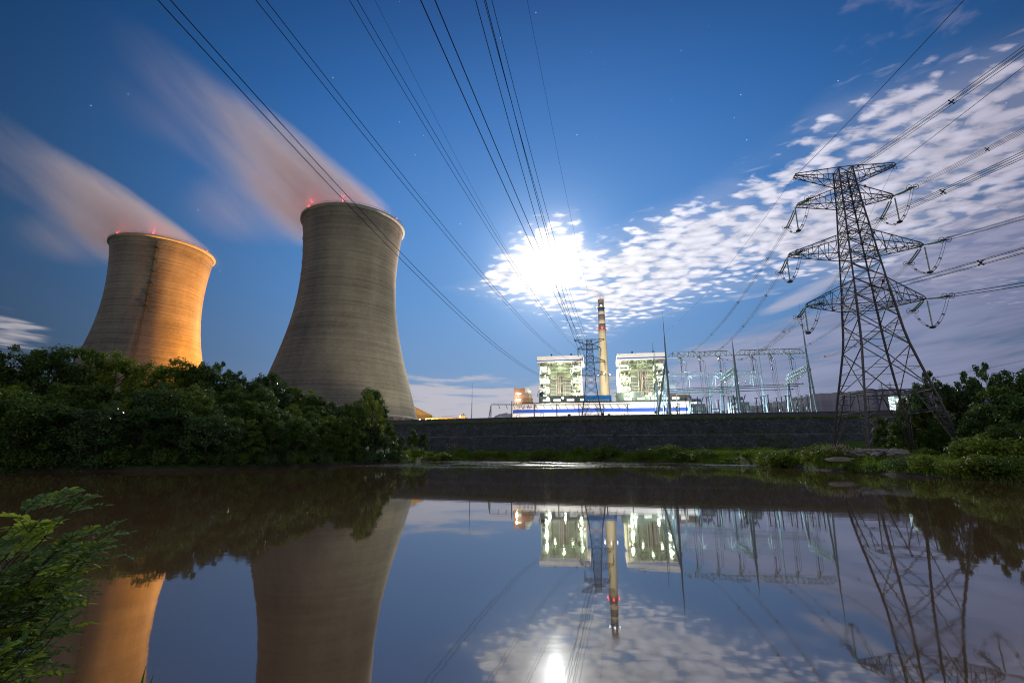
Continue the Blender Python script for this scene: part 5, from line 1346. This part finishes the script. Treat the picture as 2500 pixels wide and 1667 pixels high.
def proto_bush(seed, r, mtl, leaf=.24, n=24, per=75, name='bush'):
    g = np.random.RandomState(seed); cen, nr, sz = [], [], []
    for k in range(n):
        a = g.uniform(0, 6.28); q = g.rand() ** .5 * r * .8; c = np.array([q * math.cos(a), q * math.sin(a), r * (.25 + .65 * g.rand() * (1 - q / r * .6))])
        p = g.normal(size=(per, 3)); p /= np.linalg.norm(p, axis=1, keepdims=True); p *= g.rand(per, 1) ** .45 * r * .34
        cen.append(c + p); nr.append(p / r * 3 + np.array([0, 0, .7]) + g.normal(size=(per, 3)) * .5); sz.append(leaf * g.uniform(.6, 1.4, per))
    return quads(name, np.concatenate(cen), np.concatenate(nr), np.concatenate(sz), mtl, .5, seed)


protos = [proto_tree(11, 11, 4.6, M['leaf_dark']), proto_tree(12, 11, 4.2, M['leaf_mid'], .42), proto_tree(13, 12, 5.0, M['leaf_dark'], .52, 90, 95), proto_tree(14, 10, 4.4, M['leaf_mid'], .38, 80, 120),
          proto_tree(15, 12, 3.6, M['leaf_bright'], .28, 60, 120, .8, low=.2), proto_tree(16, 10, 4.0, M['leaf_bright'], .38, 80, 120), proto_tree(17, 12, 4.4, M['leaf_gloss'], .62, 46, 45, .75, low=.55), proto_tree(18, 11, 4.8, M['leaf_gloss'], .38, 80, 110)]
used = set()
desc = ['dense dark', 'mid-green', 'broad dark', 'bushy mid-green', 'slim feathery green', 'bright yellow-green', 'open large-leaved', 'glossy creeper-hung']


def plant_tree(kind, x, y, z, h, wid, rz, label, group, bh={0: 10.7, 1: 10.7, 2: 11.7, 3: 9.8, 4: 12, 5: 9.8, 6: 11.6, 7: 10.7}):
    src = protos[kind]
    o = src if kind not in used else copy_tree(src); used.add(kind)
    k = h / bh[kind]; o.location = (x, y, z); o.rotation_euler[2] = rz; o.scale = (wid, wid, k)
    tag(o, ' '.join(label.split()[:16]), 'tree', group); return o


outl = [(-52, .155), (-48.2, .155), (-45.9, .165), (-43.4, .162), (-40, .17), (-36.2, .16), (-34, .152), (-32.6, .150), (-31.0, .130), (-29.5, .138), (-28.1, .145), (-25.7, .134), (-23.5, .120), (-21, .104), (-18.9, .108), (-17.2, .126), (-15.8, .124), (-14.4, .098), (-13.4, .062)]
rr = random.Random(21)
rows = [('shoreline row', 2.5, .50, 3.0), ('second row', 11, .72, 3.1), ('third row', 21, .88, 3.2), ('crest row', 33, .99, 2.9)]
for ri, (rn, off, fz, stp) in enumerate(rows):
    a = -49.5 + rr.uniform(0, 1); k = 0
    while a < -14.6 - (0 if ri < 2 else 1.0):
        s_ = lerp(SH, a); d = s_ + off + rr.uniform(-1.5, 2.0); x, y = d * math.sin(R(a)), d * math.cos(R(a)); gz = tz(x, y)
        zt = CAMZ + lerp(outl, a) * d * 1.0 * (fz + rr.uniform(-.07, .05)); 
        if ri < 3: zt = min(zt, gz + 11.5 + rr.uniform(-2, 1)); 
        h = max(4.5, zt - gz)
        kind = rr.choice([0, 0, 1, 2, 3, 7, 1, 5, 4] if ri else [0, 1, 2, 3, 7]) if not (ri == 3 and -40.5 < a < -38) else 5
        if ri == 3 and -33.2 < a < -30.2: kind = 6
        w_ = max(.75, min(1.25, h / 11 * 1.05)) * rr.uniform(.9, 1.12)
        k += 1
        plant_tree(kind, x, y, gz - .3, h, w_, rr.uniform(0, 6.28), '%s tree, %s from left in the left wood\'s %s' % (desc[kind], ordn[k - 1], rn), 'trees of the left bank wood')
        a += stp * (100 / d) ** .8 * rr.uniform(.85, 1.1)
# single trees that stand out at the end of the wood
for kind, az_, d, tn, w_, lab in ((6, -32.0, 139, .160, .85, 'open large-leaved tree against the sky in the gap between the two towers'), (6, -30.4, 139, .146, .6, 'smaller open tree at the right of the large-leaved one in the gap'), (4, -16.4, 133, .129, 1.0, 'tall feathery green tree at the tip of the left wood, before the nearer tower'), (1, -18.6, 128, .104, 1.0, 'rounded green tree just left of the tall feathery tree'), (3, -14.8, 140, .062, .8, 'low round tree at the right foot of the tall feathery tree'), (7, -13.2, 146, .038, .55, 'small creeper-hung tree at the water end of the left wood'),
                              (1, -11.6, 183, .048, .5, 'small tree at the foot of the embankment right of the left wood'), (0, -10.4, 186, .040, .42, 'second small tree at the foot of the embankment'), (4, -23.0, 150, .127, .8, 'light green pointed tree below the foot of the nearer cooling tower'), (2, -27.2, 143, .147, 1.05, 'rounded dark tree under the left foot of the nearer cooling tower')):
    p = pol(az_, d); gz = tz(p.x, p.y); plant_tree(kind, p.x, p.y, gz - .3, CAMZ + tn * d - gz, w_, az_, lab, None)
# right bank trees
rt = [(41.7, 131, .127, 6, .75, 'open large-leaved tree behind the right leg of the near pylon'), (44.0, 128, .122, 6, .72, 'open large-leaved tree, left one of the pair on the right skyline'), (45.5, 130, .132, 6, .8, 'open large-leaved tree, tallest on the right skyline'), (47.6, 128, .118, 2, 1.0, 'broad dark tree at the right edge of the picture'), (43.2, 131, .098, 0, .85, 'dense dark tree below the skyline pair'),
      (46.0, 118, .105, 1, 1.0, 'mid-green tree in front of the tallest skyline tree'), (40.9, 136, .085, 0, .8, 'dark tree between the far legs of the near pylon'), (39.6, 132, .075, 1, .8, 'tree behind the middle of the near pylon'), (45.0, 112, .075, 0, .9, 'dark tree in the middle of the right bank'), (47.5, 105, .085, 2, .95, 'large-leaved tree low at the right edge'),
      (42.0, 128, .055, 3, .75, 'bushy tree right behind the far pylon foot'), (46.0, 96, .046, 3, .75, 'bushy tree low on the right bank'), (49.0, 92, .06, 0, .9, 'dark tree beyond the right edge'), (38.0, 145, .062, 1, .7, 'small tree on the slope behind the near pylon'), (49.5, 112, .11, 0, 1.0, 'tall dark tree at the far right edge'), (43.6, 92, .022, 3, .6, 'round shrub-like tree on the right bank near the water'), (40.2, 150, .095, 0, .8, 'dark tree high on the slope behind the near pylon')]
for az_, d, tn, kind, w_, lab in rt:
    p = pol(az_, d); gz = tz(p.x, p.y); plant_tree(kind, p.x, p.y, gz - .3, max(3, CAMZ + tn * d - gz), w_, az_ * 3, lab, 'trees of the right bank')

bushes = [proto_bush(31, 2.2, M['leaf_mid']), proto_bush(32, 2.2, M['leaf_bright'], .3), proto_bush(33, 2.2, M['leaf_bright'], .22), proto_bush(34, 2.4, M['leaf_gloss'], .22)]
bused = set(); bn = ['dark', 'mid-green', 'yellow-green', 'glossy']
def bush(kind, x, y, s_, label, group, sz=1.0):
    o = bushes[kind]
    if kind in bused: o = o.copy(); col.objects.link(o)
    bused.add(kind); z = max(tz(x, y), -.1); o.location = (x, y, z - .25); o.scale = (s_, s_, s_ * sz); o.rotation_euler[2] = rr.uniform(0, 6.28); tag(o, label, 'bush', group)
i = 0; a = -49.0
while a < -12.5:
    p = pol(a, lerp(SH, a) + rr.uniform(.2, 1.6)); i += 1
    ii = i - 1
    bush(rr.choice([0, 0, 3]), p.x, p.y, rr.uniform(.9, 1.5), '%s bush overhanging the water under the left wood, %s from %s' % (('low', 'rounded')[ii % 2], ordn[ii] if ii < 18 else ordn[max(0, 36 - ii)], 'the left' if ii < 18 else 'its tip'), 'bushes under the left wood', 1.2); a += rr.uniform(1.2, 1.9) * 100 / lerp(SH, a)
i = 0; a = -11.5
far = []
while a < 33:
    s_ = lerp(SH, a); far.append((a, s_ + rr.uniform(.4, 6.5), rr.choice([rr.uniform(.5, .9), rr.uniform(.5, .9), rr.uniform(1.6, 2.6)]), rr.choice([1, 0, 2, 1]))); a += rr.uniform(.7, 1.4)
for i, (a, d, k, kd) in enumerate(far):
    p = pol(a, d); bush(kd, p.x, p.y, k, '%s bush at the water line of the far shore, %s from %s' % (bn[kd], 'number %d' % (i + 1) if False else (ordn[i] if i < 20 else ordn[max(0, len(far) - 1 - i)] if len(far) - i <= 20 else 'midway'), 'the left' if i < 20 else 'the near pylon'), 'bushes on the far shore', .9)
for i, (az_, d, k, kd, lab) in enumerate(((8.0, 187, 1.35, 1, 'round bush below the small pylon at the far shore'), (12.3, 185, 1.2, 0, 'round dark bush below the chimney at the far shore'), (-6, 192, 1.3, 2, 'yellow-green bush at the foot of the wall left of the plant'), (33.8, 103, 1.1, 2, 'bush with pale blossom at the left foot of the near pylon'), (35.0, 96, .8, 1, 'low bush before the near pylon'), (38.5, 88, .9, 3, 'glossy bush left of the stone heap'),
    (40.3, 84, 1.1, 1, 'wide bush at the water right of the near pylon'), (42.3, 80, .95, 2, 'yellow-green bush at the water on the right'), (44.1, 79, 1.3, 1, 'bright bush near the right edge at the water'), (45.9, 78, 1.2, 0, 'dark bush at the right edge at the water'), (44.6, 88, 1.9, 1, 'big round bush up the right bank'), (46.9, 88, 1.9, 2, 'big yellow-green bush at the right edge'), (30.5, 124, 1.0, 1, 'bush left of the near pylon at the shore'), (31.9, 115, .9, 0, 'dark bush left of the near pylon'), (27, 152, 1.0, 1, 'bush on the grassy slope under the gantry'), (36.6, 92, .65, 0, 'small dark bush under the near pylon leg'), (37.6, 128, 1.3, 1, 'bush behind the near pylon'), (40.5, 119, 1.2, 1, 'bush at the far foot of the near pylon'), (33.5, 195, 1.6, 2, 'bush on top of the embankment at its right end'), (35.2, 196, 1.2, 1, 'second bush on top of the embankment at its right end'), (44.9, 96, 1.8, 1, 'tall bush behind the yellow-green one'))):
    p = pol(az_, d); bush(kd, p.x, p.y, k, lab, None)
sl_ = []
for k in range(90):
    a = rr.uniform(17, 39.5); d = rr.uniform(lerp(SH, a) + 10, min(190, lerp(SH, a) + 75)); p = pol(a, d)
    if p.y < lerp(WALL, p.x) - 3 and not (34.5 < a and d < 128): sl_.append((a, d))
sl_.sort()
for i, (a, d) in enumerate(sl_):
    p = pol(a, d); kd = rr.choice([0, 1, 1, 2]); s0 = rr.uniform(.6, 1.5)
    bush(kd, p.x, p.y, s0, '%s bush on the grassy slope under the substation, %s from %s' % (bn[kd], ordn[i] if i < 26 else (ordn[len(sl_) - 1 - i] if len(sl_) - 1 - i < 26 else 'amid the rest, away'), 'the left' if i < 26 else 'the right'), 'bushes on the slope under the substation', .8)
# little wind-bent plants on top of the wall by the cooling tower
for i, (px, k) in enumerate(((1018, 1.0), (1045, .9), (1128, .8), (1140, .7))):
    q = at(px, 1024, 236); o = bushes[1].copy(); col.objects.link(o); o.location = (q.x, q.y + 1, 15.8); o.scale = (k, k, k); o.rotation_euler[2] = i
    tag(o, ['bush on the wall top nearest the cooling tower', 'second bush on the wall top from the cooling tower', 'bush on the wall top below the small orange house', 'last bush on the wall top before the lone mast'][i], 'bush', 'bushes on the wall top')


def blades(name, pts, hmin, hmax, mtl, seed, per=4, wid=.035, lean=.35, label=None, cat=None, spread=.15):
    g = np.random.RandomState(seed); n = len(pts) * per; P_ = np.repeat(np.array(pts), per, 0) + np.column_stack([g.normal(size=(n, 2)) * spread, np.zeros(n)])
    h = g.uniform(hmin, hmax, n); th = g.uniform(0, 6.28, n); w_ = wid * g.uniform(.6, 1.3, n); ln = g.normal(size=(n, 2)) * lean * h[:, None]
    a = np.column_stack([np.cos(th), np.sin(th), np.zeros(n)]) * w_[:, None]; mid = P_ + np.column_stack([ln * .3, h * .6]); tip = P_ + np.column_stack([ln, h])
    v = np.stack([P_ - a, P_ + a, mid + a * .8, tip, mid - a * .8], 1).reshape(-1, 3)
    me = bpy.data.meshes.new(name); me.vertices.add(5 * n); me.vertices.foreach_set('co', v.ravel()); me.loops.add(5 * n); me.loops.foreach_set('vertex_index', np.arange(5 * n, dtype=np.int32))
    me.polygons.add(n); me.polygons.foreach_set('loop_start', np.arange(0, 5 * n, 5, dtype=np.int32)); me.polygons.foreach_set('loop_total', np.full(n, 5, dtype=np.int32)); me.update(); me.validate(); me.materials.append(mtl)
    o = bpy.data.objects.new(name, me); col.objects.link(o); tag(o, label, cat, None, 'stuff' if label is None or cat == 'grass' else None); return o
rr2 = random.Random(5); gp = []
for k in range(42000):
    a = rr2.uniform(-14, 50); d = lerp(SH, a) + .3 + abs(rr2.gauss(0, 1)) * (12 if a < 24 else 30)
    x, y = d * math.sin(R(a)), d * math.cos(R(a))
    if y > lerp(WALL, x) - (11 if x < 45 else 4): continue
    if math.sin(x * .37 + 2 * math.sin(y * .21)) < rr2.uniform(-1.3, .6): continue
    gp.append((x, y, tz(x, y) - .05))
blades('bank_grass', gp, .25, .75, M['grassm'], 1, 4, .07, .4, 'green grass on the far and right banks', 'grass', .35)
sp_ = []
for k in range(16000):
    a = rr2.uniform(15, 41); d = rr2.uniform(lerp(SH, a) + 6, lerp(SH, a) + 85); x, y = d * math.sin(R(a)), d * math.cos(R(a))
    if y < lerp(WALL, x) - 2.5 and math.sin(x * .3 + 2 * math.sin(y * .17)) > rr2.uniform(-1.6, .9): sp_.append((x, y, tz(x, y) - .05))
blades('slope_grass', sp_, .4, 1.2, M['grassm'], 12, 5, .09, .4, 'tall grass on the slope below the substation wall', 'grass', .5)
gp = [(x + rr2.uniform(-.6, .3), lerp(WALL, x) - rr2.uniform(.1, 6.0 if rr2.random() < .04 else .8), 15.7) for x in [rr2.uniform(-80, 135) for _ in range(5200)]]
gp = [(x, y, 15.7 - max(0, (lerp(WALL, x) - .7 - y)) * 1.12) for x, y, z in gp]
blades('ledge_grass', gp, .2, .75, M['grassm'], 2, 3, .06, .5, 'strip of grass along the ledge of the embankment wall', 'grass', .25)
for i, (px, py) in enumerate(((1256, 1052), (1502, 1058), (1660, 1038), (1842, 1040), (1400, 1075), (1750, 1070))):
    q = at(px, py, 194); yw_ = lerp(WALL, q.x) - 6.2; zb = 9.7 if i in (0, 1, 4) else 11
    o = bushes[1].copy(); col.objects.link(o); o.location = (q.x, yw_ - (.3 if zb < 10 else -1.3), zb); o.scale = (.42, .3, .36); o.rotation_euler[2] = i
    tag(o, 'weed tuft growing out of the stone wall, %s from the left' % ordn[(0, 2, 3, 5, 1, 4)[i]], 'weed', 'weed tufts on the stone wall')
# reeds with pale plumes
for i, (az_, d, n, s_) in enumerate(((34.1, 103, 90, 1.5), (33.4, 192, 26, 1.6), (-7.3, 190, 24, 1.5))):
    lab = ['clump of reeds with pale plumes at the water left of the near pylon', 'reeds with pale plumes on top of the wall beside the right gantry post', 'reeds with pale plumes at the foot of the wall right of the left wood'][i]
    p = pol(az_, d); z = tz(p.x, p.y); t_ = thing('reed_clump', (p.x, p.y, z), lab, 'reeds', 'clumps of plumed reeds')
    st, pl_ = MB(), MB()
    for k in range(n):
        x, y = rr2.gauss(0, 1.1) * s_, rr2.gauss(0, .9) * s_; h = rr2.uniform(1.5, 2.8) * (1.2 if i else 1); lx = rr2.uniform(-.5, .7)
        st.tube([(p.x + x, p.y + y, z), (p.x + x + lx * .4, p.y + y, z + h * .7), (p.x + x + lx, p.y + y, z + h)], .03, 4)
        pl_.tube([(p.x + x + lx, p.y + y, z + h), (p.x + x + lx * 1.4, p.y + y, z + h + .35), (p.x + x + lx * 1.9, p.y + y, z + h + .5)], .07, 4, .02)
    tag(st.build('stems', M['grassm'], t_), kind='stuff'); tag(pl_.build('seed_heads', M['reedm'], t_), kind='stuff')
# stone heap and sacks beneath the pylon
def stone(p, r, seed, name, lab, m_, el_=1.6, grp=None):
    g = random.Random(seed); mb = MB(); V = []; n, k = 9, 12
    for i in range(n + 1):
        for j in range(k):
            ph, th = math.pi * i / n, 2 * math.pi * j / k; q = r * (1 + g.uniform(-.16, .16)); V.append((p[0] + q * el_ * math.sin(ph) * math.cos(th), p[1] + q * math.sin(ph) * math.sin(th), p[2] + q * .75 * math.cos(ph)))
    mb.add(V, [(i * k + j, (i + 1) * k + j, (i + 1) * k + (j + 1) % k, i * k + (j + 1) % k) for i in range(n) for j in range(k)])
    o = mb.build(name, m_); return tag(o, lab, name.replace('_', ' '), grp)
q = at(2050, 1121, 97); stone((q.x, q.y, 1.9), .55, 1, 'boulder', 'long pale rock lying left of the near pylon foot', M['rock'], 4.5)
q = at(2146, 1111, 98); stone((q.x, q.y, q.z), .7, 2, 'boulder', 'pale rounded rock right of the near pylon foot', M['rock'], 1.9)
q = at(2193, 1109, 98); stone((q.x, q.y, q.z), 1.0, 3, 'boulder', 'rough pale heap at the right end of the rubble bank', M['sack'], 1.8)
q = at(2168, 1113, 97.5); o = MB().box((q.x, q.y, q.z - .2), (1.9, 1.4, 1.2), -.5).box((q.x + .1, q.y - .1, q.z + .45), (1.7, 1.2, .12), -.45).build('timber_crate', M['dark_wood']); tag(o, 'dark timber box between the two pale rocks', 'crate')
rbm = MB(); g = random.Random(9)
A_, B_ = at(2070, 1098, 103), at(2208, 1098, 103)
for k in range(90):
    p = A_.lerp(B_, g.random()); s_ = g.uniform(.3, .6); rbm.ball((p.x + g.uniform(-.4, .4), p.y + g.uniform(-.6, .6), p.z - g.uniform(0, .9)), s_, 5, .6)
o = rbm.build('rubble_bank', M['sack']); tag(o, 'low bank of rubble under the near pylon', 'rubble', None, 'stuff')


# ---------------------------------------------------------------- shrub by the camera
def pinnate(mb, st, p, d, up, L, n, lw, g):
    """a feather leaf: rachis with paired leaflets"""
    d = d.normalized(); side = d.cross(up).normalized(); up = side.cross(d).normalized(); pts = []
    for i in range(n + 1):
        u = i / n; pts.append(p + d * L * u - Vector((0, 0, 1)) * L * .35 * u * u)
    st.tube(pts, .0022, 4, .001)
    for i in range(1, n + 1):
        u = i / n; b = pts[i]; dd = (pts[i] - pts[i - 1]).normalized()
        for s_ in ((-1, 1) if i < n else (0,)):
            ll = lw * (1.0 - .35 * abs(u - .5)) * g.uniform(.85, 1.15); ax = (side * s_ * .9 + dd * (.45 if s_ else 1) + up * g.uniform(-.25, .35)).normalized()
            wv = ax.cross(up + side * g.uniform(-.3, .3)).normalized() * ll * .24; nrm = wv.cross(ax).normalized() * ll * .06
            V = [b, b + ax * ll * .3 + wv - nrm * -1, b + ax * ll * .7 + wv * .85 + nrm, b + ax * ll - nrm, b + ax * ll * .7 - wv * .85 + nrm, b + ax * ll * .3 - wv + nrm, b + ax * ll * .5 - nrm]
            mb.add(V, [(0, 1, 6), (1, 2, 6), (2, 3, 6), (3, 4, 6), (4, 5, 6), (5, 0, 6)])
sh = thing('feather_leaved_shrub', (-3.2, 2.5, .6), 'leafy shrub with feathered leaves leaning in at the lower left corner', 'shrub')
g = random.Random(14); lf, stm, lf2 = MB(), MB(), MB()
targets = []
for px, py, w_ in ((60, 1215, 1), (150, 1195, 1), (195, 1225, 1), (20, 1290, 1), (110, 1275, 1), (60, 1330, 2), (165, 1310, 2), (225, 1300, 1), (285, 1300, 1), (250, 1335, 1), (200, 1350, 2), (120, 1370, 2), (30, 1390, 2), (150, 1410, 2), (210, 1395, 1), (90, 1430, 2), (190, 1440, 1), (30, 1460, 2), (130, 1480, 2), (175, 1500, 1), (60, 1520, 2), (110, 1540, 1), (160, 1530, 1), (20, 1580, 2), (60, 1610, 1), (30, 1640, 2), (-40, 1350, 2), (-40, 1450, 2), (-30, 1560, 2), (-60, 1640, 2)):
    for k in range(w_ + (1 if g.random() < .35 else 0)): targets.append((px + g.uniform(-18, 18), py + g.uniform(-14, 14)))
base = at(-160, 1780, 3.5)
for px, py in targets:
    px = px * .80 if px > 0 else px; py = 1235 + (py - 1195) * .93
    d = g.uniform(3.1, 4.4); e = at(px, py, d); e = Vector((e.x, e.y, e.z)); b0 = Vector((base.x + g.uniform(-.2, .2), base.y + g.uniform(-.3, .3), .9))
    s0 = e - Vector((.26, .0, .34)) * g.uniform(.6, 1.2); mid = b0.lerp(s0, .5) + Vector((-.12, 0, .12))
    stm.tube([b0, mid, s0, e], .008, 5, .0025)
    for k in range(5):
        p = s0.lerp(e, k / 4 * .95); sg = -1 if k % 2 else 1
        dv = ((e - s0).normalized() * .7 + Vector((g.uniform(-.6, .7), sg * .7, g.uniform(-.55, .6)))).normalized()
        pinnate(lf if g.random() < .72 else lf2, stm, p, dv, Vector((0, 0, 1)), g.uniform(.15, .23), 6, g.uniform(.05, .066), g)
    pinnate(lf2 if g.random() < .5 else lf, stm, e, (e - s0) + Vector((0, 0, .05)), Vector((0, 0, 1)), g.uniform(.15, .22), 6, .058, g)
M['near_leaf'] = leafmat('near_leaves', (.06, .12, .03), (.20, .29, .10), .3, .2); M['near_leaf_y'] = leafmat('near_leaves_young', (.10, .17, .02), (.28, .36, .05), .4, .35)
lf.build('leaves', M['near_leaf'], sh); lf2.build('young_leaves', M['near_leaf_y'], sh); stm.build('branches', M['bark'], sh)
for i, (px, py, py0, d, lx) in enumerate(((156, 1628, 1720, 3.2, 8), (352, 1618, 1730, 3.4, 18), (368, 1642, 1730, 3.4, 30))):
    tp, bt = at(px + lx * .3, py, d), at(px - lx * .5, py0, d); mb = MB(); m0 = bt.lerp(tp, .6) + Vector((-.01, 0, 0)); w_ = Vector((.008, 0, 0))
    mb.add([bt - w_, bt + w_, m0 + w_ * .8, tp, m0 - w_ * .8, bt + Vector((0, .006, 0)), m0 + Vector((0, .006, 0))], [(0, 1, 2, 4), (4, 2, 3), (1, 5, 6, 2), (5, 0, 4, 6), (2, 6, 3), (6, 4, 3)])
    o = mb.build('grass_blade', M['near_leaf_y']); tag(o, ['single yellow-green blade at the bottom edge right of the shrub', 'thick blade at the bottom edge in the tower reflection', 'short curved blade beside the thick one at the bottom edge'][i], 'grass')
near_g = [(x, y, tz(x, y) - .02) for x, y in [(rr2.uniform(-9, 9), rr2.uniform(-4, 1.2)) for _ in range(1500)]]
blades('near_grass', near_g, .15, .5, M['grassm'], 8, 3, .008, .4, 'grass on the near bank at the photographer’s feet'.replace('’', "'"), 'grass', .05)

for o in bpy.data.objects:
    if 'wloc' in o: del o['wloc']
